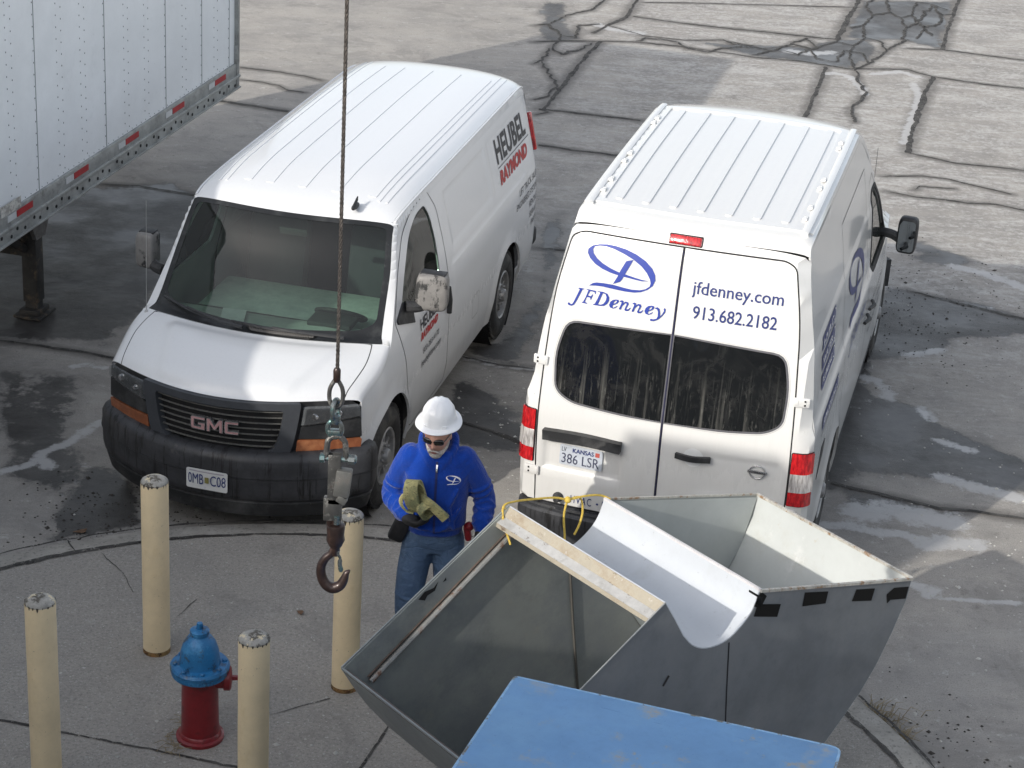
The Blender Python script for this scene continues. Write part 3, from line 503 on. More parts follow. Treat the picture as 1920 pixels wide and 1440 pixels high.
def grow(P, d):
    n = len(P); o = []; A = sum(P[i][0]*P[(i+1) % n][1]-P[(i+1) % n][0]*P[i][1] for i in range(n)); s = 1 if A > 0 else -1
    for i in range(n):
        t = Vector(P[(i+1) % n])-Vector(P[i-1]); t.normalize(); o.append((P[i][0]+s*t.y*d, P[i][1]-s*t.x*d))
    return o
GL = glassm('green_tinted_window_glass', (.56, .70, .63), dirt=.03); GLS = glassm('green_tinted_side_glass', (.45, .56, .50), dirt=.05)
for s in (1, -1):
    sg = -s
    patch('side_panel', gout, [grow(gdoor, .007)], gS[s], .055, .05, WHITE, G, thick=.02, sgn=sg, ul=[-1.7, -1.74, -1.80, -1.84, -2.96, -3.0, -3.04, -3.12, -3.16], vl=[1.28, 1.295, 1.31, 1.325, 1.40, 1.42, 1.44, 1.82, 1.84, 1.86])
    d = patch('door', gdoor, [gwin], gS[s], .09, .07, WHITE, G, thick=.02, sgn=sg)
    patch('door_gap', grow(gdoor, .02), [grow(gdoor, -.01)], gS[s], .1, .1, SEAM, d, off=-.022, sgn=sg)
    patch('window', grow(gwin, .008), [], gS[s], .1, .1, GLS, d, off=-.010, sgn=sg)
    patch('window_seal', gwin, [grow(gwin, -.014)], gS[s], .1, .1, BLACK, d, off=-.004, sgn=sg)
    patch('corner_cover', rpoly([(-.46, 1.43), (-.60, 1.335), (-.60, 1.22), (-.30, 1.31), (-.285, 1.345)], .015), [], gS[s], .1, .1, BLACKP, d, thick=.02, off=.016, sgn=sg)
    MB().add(sweep([(x, s*(gy(x, z)+.018), z) for x, z in ((-1.47, .97), (-1.475, 1.08), (-1.47, 1.19))], [.020, .026, .018], 8)).build('door_handle', BLACKP, d)
    MB().add(bxv(.02, .03, .03), TR(-1.47, s*(gy(-1.47, 1.08)+.004), .985)).build('lock', BLACK, d)
    seam('panel_seam', [(-1.63, 1.93), (-1.66, 1.3), (-1.64, .4)], .004, gS[s], .08, WHITE, G, sgn=sg) if False else None
    wb = MB(); wb.add(sweep([Vector(gT(k/6, .915*s))+Vector((0, s*.004, .003)) for k in range(4, 37)], .009, 6)); wb.build('drip_rail', WHITE, G)
    for hx in (0, -3.43): MB().add(lathe([(.47, -.34), (.47, .0)], 40, False), Matrix.Translation((hx, s*.965, .40)) @ Euler((R(-90*s), 0, 0)).to_matrix().to_4x4()).build('wheel_arch_liner', BLACK, G)
    seam('door_seam', gdoor, .007, gS[s], .05, SEAM, d, off=.0015, sgn=sg, closed=True)
    wheel(G, 0, s*.862, s); wheel(G, -3.43, s*.862, s)
    seam('side_marker_seam', rrect(-2.47, .60, -2.28, .80, .03), .006, gS[s], .05, M('fuel_flap_gap', (.3, .3, .29), .6) if s > 0 else SEAM, G, off=.001, sgn=sg, closed=True)
    m_ = mirror(G, -.545, s*1.125, 1.515, .15, .24 if s > 0 else .15, .285, R(8*s), (-.45, s*.95, 1.40), -1, M('dirt_splashed_mirror_shell', (.20, .193, .185), .55, var=.15, vs=10, spots=[(7, .55, .60, (.03, .03, .03), (1, 1, .6))]), e=.38, armr=.045)
    MB().add(bxv(.10, .19 if s > 0 else .12, .018, .008), TR(-.56, s*1.125, 1.652)).build('mirror_cap', BLACKP, m_)
patch('roof', [(0, -1), (6.02, -1), (6.02, 1), (0, 1)], [], gT, .18, .05, WHITE, G, sgn=1)
patch('windshield_surround', [(6.02, -1), (9.0, -1), (9.0, 1), (6.02, 1)], [rrect(6.09, -.925, 8.98, .925, .06)], gT, .15, .06, WHITE, G)
for a, b in ((-1, -.855), (.855, 1)): patch('fender_top', [(9, a), (13, a), (13, b), (9, b)], [], gT, .2, .03, WHITE, G)
def hoodmap(s, v):
    x, y, z = gT(s, v); fx = .64-.17*sst(.1, .95, x); z += .016*(1-sst(fx-.05, fx+.04, abs(y)))*sst(9.25, 9.6, s)*(1-sst(12.2, 12.9, s)); return x, y, z
patch('hood', rpoly([(9.03, -.848), (13, -.848), (13, .848), (9.03, .848)], [.1, 0, 0, .1]), [], hoodmap, .12, .025, WHITE, G, thick=.012)
patch('hood_gap', [(9.0, -.87), (13, -.87), (13, .87), (9.0, .87)], [rpoly([(9.1, -.82), (12.8, -.82), (12.8, .82), (9.1, .82)], 0)], gT, .3, .06, SEAM, G, off=-.012)
WG = patch('windshield', rpoly([(6.17, -.885), (7.82, -.90), (7.86, 0), (7.82, .90), (6.17, .885)], [.1, .3, .1, .3, .1]), [], gT, .15, .06, GL, G, off=-.006)
patch('windshield_border', rrect(6.085, -.93, 8.99, .93, .06), [rpoly([(6.19, -.875), (7.62, -.875), (7.76, -.76), (7.84, 0), (7.76, .76), (7.62, .875), (6.19, .875)], [.1, .10, .2, .3, .2, .10, .1])], gT, .12, .05, FRIT, WG, off=-.003)
cg = patch('cowl_vent', rpoly([(7.90, -.10), (8.50, -.02), (8.85, .40), (8.02, .46)], .03), [], gT, .1, .1, M('cowl_vent_plastic', (.03, .03, .03), .6), G, off=.004, thick=.004); mb = MB()
for i in range(7):
    for j in range(26):
        s_, v_ = 7.93+.085*i, -.07+.50*j/26+.006*i
        if 7.9+.22*max(0, v_) < s_ < 8.46+.9*max(0, v_) and v_ < .43: p = Vector(gT(s_, v_)); mb.add(bxv(.010, .011, .004), TR(p.x, p.y, p.z+.007))
mb.build('vent_slots', M('dusty_slots', (.15, .145, .14), .8), cg)
WIPM = M('satin_black_wiper', (.035, .036, .038), .3)
for pts, arm in (([(7.74, -.86), (7.84, -.62), (7.97, -.40)], [(7.84, -.62), (8.35, -.30), (8.75, -.10)]), ([(7.87, -.22), (7.93, .10), (7.97, .42)], [(7.93, .12), (8.1, .30), (8.75, .66)])):
    o = MB().add(sweep([Vector(gT(*p))+Vector((.02, 0, .020)) for p in pts], [.009, .012, .009], 6)).build('wiper_blade', WIPM, G); MB().add(sweep([Vector(gT(*p))+Vector((.02, 0, .035)) for p in arm], [.008, .012, .015], 6)).build('wiper_arm', WIPM, o)
for v_ in (-.515, -.31, -.012, .288, .61):
    patch('roof_rib', rpoly([(2.04, v_-.036), (5.22, v_-.036), (5.22, v_+.036), (2.04, v_+.036)], .03), [], gT, .2, .05, WHITE, G, thick=.006, off=.005)
for v_ in (-.70, .69, .755, -.765): patch('roof_rib', rpoly([(1.6, v_-.010), (5.35, v_-.010), (5.35, v_+.010), (1.6, v_+.010)], .005), [], gT, .2, .05, WHITE, G, thick=.006, off=.005)
patch('rear_roof_seal', [(0, -.98), (.30, -.98), (.30, .98), (0, .98)], [], gT, .1, .05, BLACK, G, off=.003)
MB().add(sphere(.075, .022, .022, 16, 8)).add(sweep([(.02, 0, .01), (-.03, 0, .045), (-.05, 0, .062)], [.016, .010, .004], 8), None).build('roof_antenna_fin', BLACKP, G, 60).matrix_local = TR(-.66, .475, 2.045)
MB().add(lathe([(.018, 0), (.014, .02), (.004, .035), (.0025, .06), (.0017, .86)], 8), TR(.0, -.905, 1.225, ry=R(-4), rx=R(1))).build('whip_antenna', M('steel_whip', (.45, .45, .44), .4, .6), G)
# front fascia
gF = lambda y, z: (.902-.16*max(0, 1.0-z)**2*.3-.415*y*y, y, z)
ft = [(gT(13, v/10)[1], gT(13, v/10)[2]-.004) for v in range(-10, 11)]
fa = patch('front_fascia', [(-.944, .56)]+[(.944, .56)]+[p for p in ft[::-1]], [rpoly([(-.47, 1.04), (-.43, .70), (.43, .70), (.47, 1.04)], [.04, .12, .12, .04])], gF, .06, .08, BLACKP, G, thick=.01, sgn=1)
gr = patch('grille', rpoly([(-.575, 1.088), (-.55, .90), (-.50, .655), (.50, .655), (.55, .90), (.575, 1.088)], [.02, .1, .12, .12, .1, .02]), [rpoly([(-.468, 1.035), (-.445, .88), (-.40, .705), (.40, .705), (.445, .88), (.468, 1.035)], [.03, .1, .12, .12, .1, .03])], gF, .05, .05, M('charcoal_grille_frame', '#3d4045', .55, var=.12, bump=.15, bs=120), G, thick=.06, off=.035, sgn=1)
patch('grille_back', rpoly([(-.48, 1.045), (-.42, .69), (.42, .69), (.48, 1.045)], .05), [], gF, .1, .1, BLACK, gr, off=-.03, sgn=1)
mb = MB()
for i in range(7):
    z = .745+.0445*i; hw = .475-.02*(1.0-z)/.3-(.03 if i == 0 else 0); mb.add(sweep([Vector(gF(hw*k/8, z))+Vector((.004, 0, 0)) for k in range(-8, 9)], 1, prof=[(.0035, -.006), (.0035, .006), (-.0035, .006), (-.0035, -.006)], up=(0, 0, 1)))
mb.build('grille_slats', M('dusty_grey_slat', (.13, .13, .122), .5, var=.3, vs=30, spots=[(30, .6, .66, (.03, .03, .03))]), gr)
# emblem letters (blocky)
def blk(parts, y0, h, wd):
    return [[(y0+x*wd, .842+z*h) for x, z in p] for p in parts]
Gp = [[(0, .12), (.10, 0), (1, 0), (1, .55), (.52, .55), (.52, .38), (.74, .38), (.74, .24), (.26, .24), (.26, .76), (1, .76), (1, 1), (.10, 1), (0, .88)]]
Mp = [[(0, 0), (.22, 0), (.22, .62), (.44, .16), (.56, .16), (.78, .62), (.78, 0), (1, 0), (1, 1), (.76, 1), (.5, .48), (.24, 1), (0, 1)]]
Cp = [[(0, .12), (.10, 0), (1, 0), (1, .24), (.26, .24), (.26, .76), (1, .76), (1, 1), (.10, 1), (0, .88)]]
em = MB()
for parts, y0, wd in ((Gp, -.165, .105), (Mp, -.048, .115), (Cp, .078, .095)):
    for P in blk(parts, y0, .098, wd): em.add(patch('', P, [], gF, .1, .1, None, None, off=.052, thick=.03, sgn=1, build=False))
eo = em.build('emblem', CHROME, G, 20); em = MB()
for parts, y0, wd in ((Gp, -.165, .105), (Mp, -.048, .115), (Cp, .078, .095)):
    for P in blk(parts, y0, .098, wd): em.add(patch('', grow(P, -.006), [], gF, .1, .1, None, None, off=.054, sgn=1, build=False))
em.build('emblem_face', M('faded_red_emblem', (.42, .24, .24), .40, var=.15), eo, 0)
for s in (1, -1):
    q = lambda P: [(s*a, b) for a, b in P]
    ho = q([(.592, 1.052), (.925, 1.040), (.935, .955), (.575, .915)]); ho = rpoly(ho, .012)
    h = patch('headlight', ho, [], gF, .1, .1, M('smoked_headlight_housing', (.16, .17, .18), .25, var=.2, vs=12, coat=.8), G, off=.016, thick=.02, sgn=1)
    for yy, zz, rr in ((.80, .995, .042), (.665, .975, .032)):
        MB().add(sphere(.012, rr, rr*.8, 16, 10), Matrix.Translation(Vector(gF(s*yy, zz))+Vector((.016, 0, 0)))).build('reflector', CHROME, h, 60)
    patch('headlight_cover', ho, [], gF, .1, .1, glassm('hazed_lamp_cover', (.85, .87, .88), .06, dirt=.14, dirtcol=(.3, .3, .3)), h, off=.030, sgn=1)
    patch('lamp_filler', rpoly(q([(.575, .905), (.938, .945), (.945, .79), (.558, .81)]), .01), [], gF, .1, .1, BLACKP, G, off=.014, thick=.02, sgn=1)
    patch('turn_signal', rpoly(q([(.552, .800), (.945, .780), (.935, .675), (.545, .706)]), .015), [], gF, .1, .1, AMBER, G, off=.018, thick=.02, sgn=1)
# bumper
bp = smoothpts([(.40, 1.035, 0), (.50, 1.045, 0), (.60, .985, 0), (.71, .86, 0), (.82, .70, 0), (.92, .48, 0), (.985, .24, 0), (1.005, 0, 0), (.985, -.24, 0), (.92, -.48, 0), (.82, -.70, 0), (.71, -.86, 0), (.60, -.985, 0), (.50, -1.045, 0), (.40, -1.035, 0)], 4)
bpr = [(-.20, .69), (-.14, .716), (-.07, .715), (-.025, .695), (-.005, .655), (-.004, .60), (.004, .545), (.004, .537), (-.004, .530), (-.006, .42), (-.018, .365), (-.05, .335), (-.16, .325)]
def bumpermesh(pts, pr, name, mat, parent):
    vs = []; fs = []; n = len(pr)
    for i, p in enumerate(pts):
        t = pts[min(i+1, len(pts)-1)]-pts[max(i-1, 0)]; t.normalize(); nn = Vector((-t.y, t.x, 0)); nn = nn if nn.x > 0 or abs(nn.y) > .9 and nn.y*p.y > 0 else -nn
        for o_, z in pr: vs.append((p.x+nn.x*o_, p.y+nn.y*o_, z))
    for i in range(len(pts)-1):
        for k in range(n-1): fs.append((i*n+k, i*n+k+1, (i+1)*n+k+1, (i+1)*n+k))
    return mk(name, vs, fs, mat, parent, 40)
BUMPM = M('streaked_black_bumper', '#303134', .5, var=.2, vs=7, bump=.12, bs=150, bd=.002, spots=[(2.6, .45, .70, '#45464a'), (9, .57, .61, (.008, .008, .009), (1, 2.2, .12)), (5, .62, .75, '#5a5957')])
bo = bumpermesh(bp, bpr, 'bumper', BUMPM, G)
bumpermesh(bp, [(-.05, .345), (-.03, .33), (-.06, .22), (-.12, .20)], 'air_dam', BLACKP, bo)
bF = lambda y, z: (1.008-.36*y*y, y, z)
PLT = M('white_plate', (.62, .63, .62), .45, var=.06, spots=[(20, .62, .75, (.40, .42, .5))])
pl = plate(bo, bF, -.175, .130, .415, .568, 1, PLT, .016)
lettering('0MB', bF, -.160, -.045, .455, .535, NAVY, pl, off=.018, sgn=1); lettering('C08', bF, .005, .118, .455, .535, NAVY, pl, off=.018, sgn=1)
patch('plate_sticker', rrect(-.035, .470, -.005, .515, .003), [], bF, .1, .1, M('olive_sticker', (.22, .20, .06), .6), pl, off=.018, sgn=1, smooth=0)
patch('plate_band', rrect(-.150, .550, .105, .558, .002), [], bF, .1, .1, M('plate_band', (.35, .33, .38), .6), pl, off=.018, sgn=1, smooth=0)
# rear end
gR = lambda y, z: (-4.73-.02*sst(1.9, 1.2, z)+.16*(y/.85)**4*.9, y, z)
rt = [(gT(0, v/10)[1], gT(0, v/10)[2]) for v in range(-10, 11)]
patch('rear_panel', [(-.90, .50), (.90, .50), (.90, 1.2), (.85, 1.5)]+rt[::-1]+[(-.85, 1.5), (-.90, 1.2)], [], gR, .1, .1, WHITE, G, sgn=-1)
for s in (1, -1): MB().add(bxv(.05, .05, .36, .015), TR(-4.665, s*.868, 1.53, rx=R(13*s))).build('tail_light', REDLENS, G)
MB().add(bxv(.14, 1.86, .16, .03), TR(-4.83, 0, .46)).build('rear_bumper', BLACKP, G)
MB().add(bxv(4.9, 1.66, .25), TR(-2.15, 0, .36)).add(bxv(.9, 1.0, .3), TR(.35, 0, .45)).build('underbody', BLACK, G)
# cabin
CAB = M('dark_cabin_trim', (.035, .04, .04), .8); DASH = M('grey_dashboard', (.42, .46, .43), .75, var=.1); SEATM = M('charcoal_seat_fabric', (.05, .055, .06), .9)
mb = MB(); mb.add(bxv(.10, 1.60, .9), TR(-2.1, 0, .95)); mb.add(bxv(.04, 1.52, 1.25), TR(-2.05, 0, 1.3)); mb.build('cabin_bulkhead', M('grey_bulkhead', (.014, .016, .016), .9, spec=.0), G); MB().add(bxv(2.6, 1.7, .05), TR(-.9, 0, .62)).build('cabin_floor', CAB, G)
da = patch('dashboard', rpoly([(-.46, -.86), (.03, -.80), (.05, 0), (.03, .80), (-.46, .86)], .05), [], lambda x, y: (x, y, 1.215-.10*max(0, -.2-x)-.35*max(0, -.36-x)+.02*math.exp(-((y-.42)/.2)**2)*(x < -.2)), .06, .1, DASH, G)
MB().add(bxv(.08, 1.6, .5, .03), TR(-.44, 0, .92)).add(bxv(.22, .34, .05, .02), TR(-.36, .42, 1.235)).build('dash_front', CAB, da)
patch('paper', [(-.30, -.42), (-.08, -.36), (-.10, -.18), (-.32, -.24)], [], lambda x, y: (x, y, 1.235), .5, .5, M('white_paper', (.7, .72, .72), .8), da, smooth=0)
st = MB().add(sweep([(.19*math.cos(2*PI*k/32), .19*math.sin(2*PI*k/32), 0) for k in range(32)], .014, 8, True)).add(bxv(.10, .36, .02, .008)).add(bxv(.11, .12, .05, .02)).add(sweep([(0, 0, 0), (.0, 0, -.3)], .025, 8)).build('steering_wheel', BLACKP, G); st.matrix_local = TR(-.56, .42, 1.21, ry=R(-32))
MB().add(bxv(.80, 1.5, .12, .04), TR(-.84, 0, 1.06)).build('reflection_slab', M('grey_green_reflection', (.50, .57, .52), .8, var=.15), G)  # pale slab added in the cab to stand in for the windshield's reflection
for s in (1, -1):
    se = MB().add(bxv(.52, .50, .16, .06), TR(-1.20, s*.42, .90)).add(bxv(.16, .50, .72, .06), TR(-1.50, s*.42, 1.22, ry=R(-12))).build('seat', SEATM, G); MB().add(bxv(.09, .26, .20, .05), TR(-1.60, s*.42, 1.66)).build('headrest', SEATM, se)
MB().add(bxv(.02, .22, .06, .012), TR(-.60, .02, 1.80, ry=R(20))).build('rear_view_mirror', CAB, G)
# side lettering on both flanks (reads front to rear on the driver side)
for s in (1, -1):
    if s > 0: X = lambda a, b: (a, b)
    else: X = lambda a, b: (b, a)
    L = lambda t, a, b, z0, z1, m_, **k: lettering(t, gS[s], *X(a, b), z0, z1, m_, G, off=.0035, sgn=-s, **k)
    L('HEUBEL', -3.34, -4.34, 1.60, 1.815, INK, bold=.03, spacing=1.05); L('RAYMOND', -3.33, -4.28, 1.425, 1.545, REDINK, bold=.05, shear=.25 if s > 0 else .25)
    seam('lettering_rule', [(-3.33, 1.575), (-4.40, 1.575)], .006, gS[s], .1, INK, G, off=.0035, sgn=-s)
    L('LIFT TRUCK SALES', -3.80, -4.50, 1.185, 1.245, INK); L('ENGINEERED SYSTEMS', -3.70, -4.50, 1.075, 1.135, INK); L('RENTALS', -4.18, -4.50, .965, 1.025, INK); L('SERVICE', -4.20, -4.50, .86, .92, INK); L('PARTS', -4.28, -4.50, .76, .82, INK)
    L('HEUBEL', -.74, -1.19, 1.095, 1.19, INK, bold=.02); L('RAYMOND', -.74, -1.20, 1.01, 1.075, REDINK, bold=.05, shear=.25); L('800-283-4170', -.80, -1.235, .885, .935, INK); L('heubelshaw.com', -.77, -1.30, .785, .845, INK)

# ================================================================ white high-roof van seen from behind
NV = empty('high_roof_van', 'white high-roof van seen from behind with blue lettering and wide dark rear windows', 'van', (1.369, 13.788, 0), R(75.751))
nW = curve([.28, .5, .9, 1.2, 1.37, 1.435, 1.65, 1.90, 1.955, 2.1, 2.37, 2.6], [.955, .985, 1.0, .992, .985, .957, .938, .910, .893, .872, .822, .783])
def ny(x, z):
    y = nW(z)*(1-.10*sst(2.2, 4.7, x)**2)
    for hx in (0, 3.71):
        r = math.hypot(x-hx, z-.39)
        if r < .62: y += .016*(1-sst(.50, .56, r))
    ins = min(sst(-.95, -.90, x), 1-sst(.18, .23, x), sst(1.50, 1.55, z), 1-sst(1.80, 1.86, z)); return y-.006*ins
nS = {s: (lambda x, z, s=s: (x, s*ny(x, z), z)) for s in (1, -1)}
_st = [(-1.125, -1.045, 2.575, 2.50, 4), (-1.08, -1.0, 2.625, 2.555, 5), (-.95, -.88, 2.655, 2.57, 6), (.5, .5, 2.68, 2.575, 6), (1.45, 1.40, 2.675, 2.575, 6), (1.78, 1.62, 2.645, 2.545, 5),
       (2.32, 2.12, 2.30, 2.22, 5), (3.30, 3.02, 1.42, 1.385, 6), (3.42, 3.12, 1.37, 1.29, 4), (4.2, 3.95, 1.27, 1.17, 4), (4.70, 4.42, 1.10, 1.04, 4)]
nT = topmap([(*r, ny(r[1], r[3])) for r in _st])
nfx = curve([.3, 1.2, 1.5, 1.95, 2.45, 2.58], [-1.37, -1.372, -1.342, -1.28, -1.185, -1.12])
def nR(y, z):
    W_ = nW(min(z, 2.6)); t = (abs(y)-(W_-.075))/.075; x = nfx(z)+.055*y*y+(.075*(1-math.sqrt(max(0, 1-min(t, 1)**2))) if t > 0 else 0)
    x += .022*min(sst(.255, .30, y), 1-sst(.80, .84, y), sst(.84, .875, z), 1-sst(1.06, 1.09, z)); x += .010*min(1-sst(-.20, -.26, -y) if y > 0 else 1, sst(.86, .90, z), 1-sst(1.15, 1.19, z))*(sst(.22, .28, -y))*(1-sst(.76, .80, -y))
    return x, y, z
def nxe(z): return nR(nW(z), z)[0]
ntop = [(nT(s/4, 1)[0], nT(s/4, 1)[2]) for s in range(0, 41)]
nout = [(nxe(.60), .60), (-1.25, .42)]+arc(0, .39, .48, 182, -9)+[(.6, .30), (3.15, .30)]+arc(3.71, .39, .48, 190, 5)+[(4.45, .45), (4.45, .8)]+ntop[::-1]+[(nxe(z), z) for z in (2.3, 2.1, 1.9, 1.7, 1.5, 1.3, 1.1, .9, .75)]
nwin = rpoly([(2.02, 1.40), (2.05, 2.02), (2.28, 2.02), (2.95, 1.46), (2.95, 1.40)], .05)
for s in (1, -1):
    sg = -s
    patch('side_panel', nout, [nwin], nS[s], .11, .07, WHITE2, NV, thick=.02, sgn=sg, vl=[1.37, 1.39, 1.41, 1.435, 1.90, 1.93, 1.955, 1.50, 1.55, 1.80, 1.86])
    patch('window', grow(nwin, .01), [], nS[s], .2, .1, GLS, NV, off=-.012, sgn=sg); patch('window_surround', grow(nwin, .03), [grow(nwin, -.01)], nS[s], .2, .1, BLACK, NV, off=.004, thick=.006, sgn=sg)
    sm = MB()
    for P in ([(1.82, .38), (1.84, 1.4), (1.92, 2.12), (2.1, 2.17), (2.95, 1.44)], [(2.98, 1.35), (2.96, .62)], [(.32, .40), (.30, 1.4), (.38, 2.30), (1.70, 2.32), (1.76, 1.4), (1.78, .40)], [(-.9, 1.22), (.25, 1.22)]): sm = seam('', P, .006, nS[s], .08, SEAM, NV, sgn=sg, mb=sm)
    sm.build('panel_gap', SEAM, NV, 0)
    for hx in (1.66, 1.98):
        h = MB().add(sweep([(hx-.10, s*(ny(hx, 1.1)+.012), 1.115), (hx, s*(ny(hx, 1.1)+.038), 1.12), (hx+.09, s*(ny(hx, 1.1)+.012), 1.12)], [.014, .018, .014], 8)).build('door_handle', BLACKP, NV)
    MB().add(lathe([(.47, -.34), (.47, .0)], 40, False), Matrix.Translation((0, s*.955, .40)) @ Euler((R(-90*s), 0, 0)).to_matrix().to_4x4()).build('wheel_arch_liner', BLACK, NV)
    MB().add(lathe([(.47, -.34), (.47, .0)], 40, False), Matrix.Translation((3.71, s*.945, .40)) @ Euler((R(-90*s), 0, 0)).to_matrix().to_4x4()).build('wheel_arch_liner', BLACK, NV)
    wheel(NV, 0, s*.855, s, z=.387); wheel(NV, 3.71, s*.845, s, z=.387)
    m_ = mirror(NV, 2.78, s*1.17, 1.47, .11, .165, .315, R(4*s), (2.86, s*.93, 1.44), -1, BLACKP, e=.40, armr=.040)
    patch('vent_flap', rpoly([(-.98, .93), (-.70, 1.02), (-.62, 1.10), (-.80, 1.10)], .02), [], nS[s], .1, .1, BLACKP, NV, off=.004, thick=.003, sgn=sg)
    patch('sill_trim', [(.6, .33), (3.1, .33), (3.1, .40), (.6, .40)], [], nS[s], .3, .1, BLACKP, NV, off=.008, thick=.006, sgn=sg)
patch('roof', [(0, -1), (6, -1), (6, 1), (0, 1)], [], nT, .2, .05, WHITE2, NV)
patch('windshield_surround', [(6, -1), (7.9, -1), (7.9, 1), (6, 1)], [rrect(6.07, -.92, 7.75, .92, .06)], nT, .2, .06, WHITE2, NV); patch('windshield', rrect(6.05, -.935, 7.77, .935, .06), [], nT, .2, .06, GL, NV, off=-.005)
patch('hood', [(7.9, -1), (10, -1), (10, 1), (7.9, 1)], [], nT, .2, .06, WHITE2, NV); seam('hood_gap', [(10, .80), (8.6, .84), (8.02, .86), (7.96, 0), (8.02, -.86), (8.6, -.84), (10, -.80)], .006, nT, .1, SEAM, NV)
# roof rails, ledges, ribs, clips
xs_ = [r[0] for r in _st[:6]]; sfx = curve(xs_, range(6))
def nroof(x, y): return nT(sfx(x), y/.868)
patch('roof_frame', [(-.93, -.795), (1.53, -.795), (1.53, .795), (-.93, .795)], [rpoly([(-.84, -.665), (1.45, -.665), (1.45, .665), (-.84, .665)], .03)], nroof, .15, .05, WHITE2, NV, thick=.012, off=.011)
for s in (1, -1):
    P_ = [Vector(nroof(x, s*.748)) for x in (-1.0, -.93, -.6, 0, .5, 1.0, 1.4, 1.6)]; P_[0].z += .0; MB().add(sweep(smoothpts([p+Vector((0, 0, .010)) for p in P_], 3), 1, prof=[(.016, -.014), (.010, -.024), (-.02, -.024), (-.02, .024), (.010, .024), (.016, .014)], up=(0, 0, 1))).build('roof_rail', WHITE2, NV)
    for i, x in enumerate((-.72, -.52, -.1, .12, .95, 1.08)):
        p = nroof(x, s*.705)
        if 1: MB().add(bxv(.036, .034, .020, .006), TR(p[0], p[1], p[2]+.020)).add(bxv(.030, .026, .016, .004), TR(p[0]+.045, p[1], p[2]+.018)).build('roof_clip', WHITE2, NV)
        else: MB().add(bxv(.014, .05, .012, .003), TR(p[0], p[1], p[2]+.016)).build('gutter_bead', WHITE2, NV)
for k in range(7):
    y = .572-.193*k; patch('roof_rib', rpoly([(-.79, y-.026), (1.41, y-.026), (1.41, y+.026), (-.79, y+.026)], .02), [], nroof, .2, .05, WHITE2, NV, thick=.010, off=.009)
# rear face and doors
nrt = [(nT(0, v/12)[1], nT(0, v/12)[2]) for v in range(-12, 13)]
edge = lambda z: nW(z)-.001
DL = rpoly([(.024, 2.52), (.70, 2.52), (.775, 2.485), (.848, 2.13), (.875, 1.56), (.882, 1.1), (.862, .60), (.024, .60)], [0, .06, .05, .2, .3, .2, 0, 0]); DR = rpoly([(.016, .60), (-.845, .60), (-.852, 1.1), (-.835, 1.56), (-.795, 2.13), (-.722, 2.485), (-.65, 2.52), (.016, 2.52)], [0, 0, .2, .3, .2, .05, .06, 0])
WL = rpoly([(.030, 1.948), (.735, 1.922), (.795, 1.70), (.775, 1.44), (.66, 1.375), (.36, 1.354), (.030, 1.346)], [0, .075, .1, .10, .1, .1, 0]); WR = rpoly([(.010, 1.346), (-.42, 1.358), (-.66, 1.385), (-.765, 1.45), (-.775, 1.70), (-.725, 1.918), (.010, 1.948)], [0, .1, .1, .10, .1, .075, 0])
gap = DL+[p for p in DR]
body = [(edge(z), z) for z in (.60, .8, 1.0, 1.2, 1.37, 1.435, 1.65, 1.9, 2.1, 2.3, 2.42)]; bodyr = [(-y, z) for y, z in body[::-1]]
outl = body+nrt[::-1]+bodyr
hole = [p for p in grow(DL, .006) if p[0] > .03 and p[1] > .605]+[(.866, .603), (-.85, .603)]+[p for p in grow(DR, .006) if p[0] < .01 and p[1] > .605]
patch('rear_frame', outl, [hole], nR, .08, .07, WHITE2, NV, thick=.02, sgn=-1)
patch('door_gap', [(edge(z)-.05, z) for z in (.61, 1.2, 1.37, 1.65, 1.9, 2.1, 2.3, 2.50)]+[(-edge(z)+.05, z) for z in (2.50, 2.3, 2.1, 1.9, 1.65, 1.37, 1.2, .61)], [], nR, .1, .1, SEAM, NV, off=-.022, sgn=-1)
WD = Mat('filthy_dark_rear_glass'); _co = WD.coord()
_st1 = WD.ramp(WD.noise(WD.coord((1, 30, .9)), 1.2, 7, .65), .52, .72); _gr = WD.ramp(WD.noise(WD.coord((1, 5, 5)), 1.1, 6, .7, .8), .50, .62); _sp = WD.n('ShaderNodeSeparateXYZ'); WD.l(_co, _sp.inputs[0])
_mr = WD.n('ShaderNodeMapRange'); _mr.inputs['From Min'].default_value = 2.06; _mr.inputs['From Max'].default_value = 1.72; WD.l(WD.math('ADD', _sp.outputs[2], WD.math('MULTIPLY', WD.noise(WD.coord((1, 3, 1)), 3, 6, .7), .45)), _mr.inputs['Value']); _lo = _mr.outputs[0]; _fine = WD.ramp(WD.noise(WD.coord((1, 34, 7)), 1.3, 7, .75), .56, .74)
_f = WD.math('MULTIPLY', WD.math('ADD', WD.math('MULTIPLY', _st1, .5), WD.math('MULTIPLY', _fine, .65)), WD.math('MULTIPLY', _lo, .55)); WD.col(WD.mix(_f, WD.mix(WD.math('MULTIPLY', _gr, .3), (.008, .009, .010), (.035, .035, .034)), (.27, .265, .24))); WD.set(rough=WD.math('ADD', WD.math('MULTIPLY', _f, .5), WD.math('ADD', WD.math('MULTIPLY', _gr, .12), .06))); WD = WD.m
doors = []
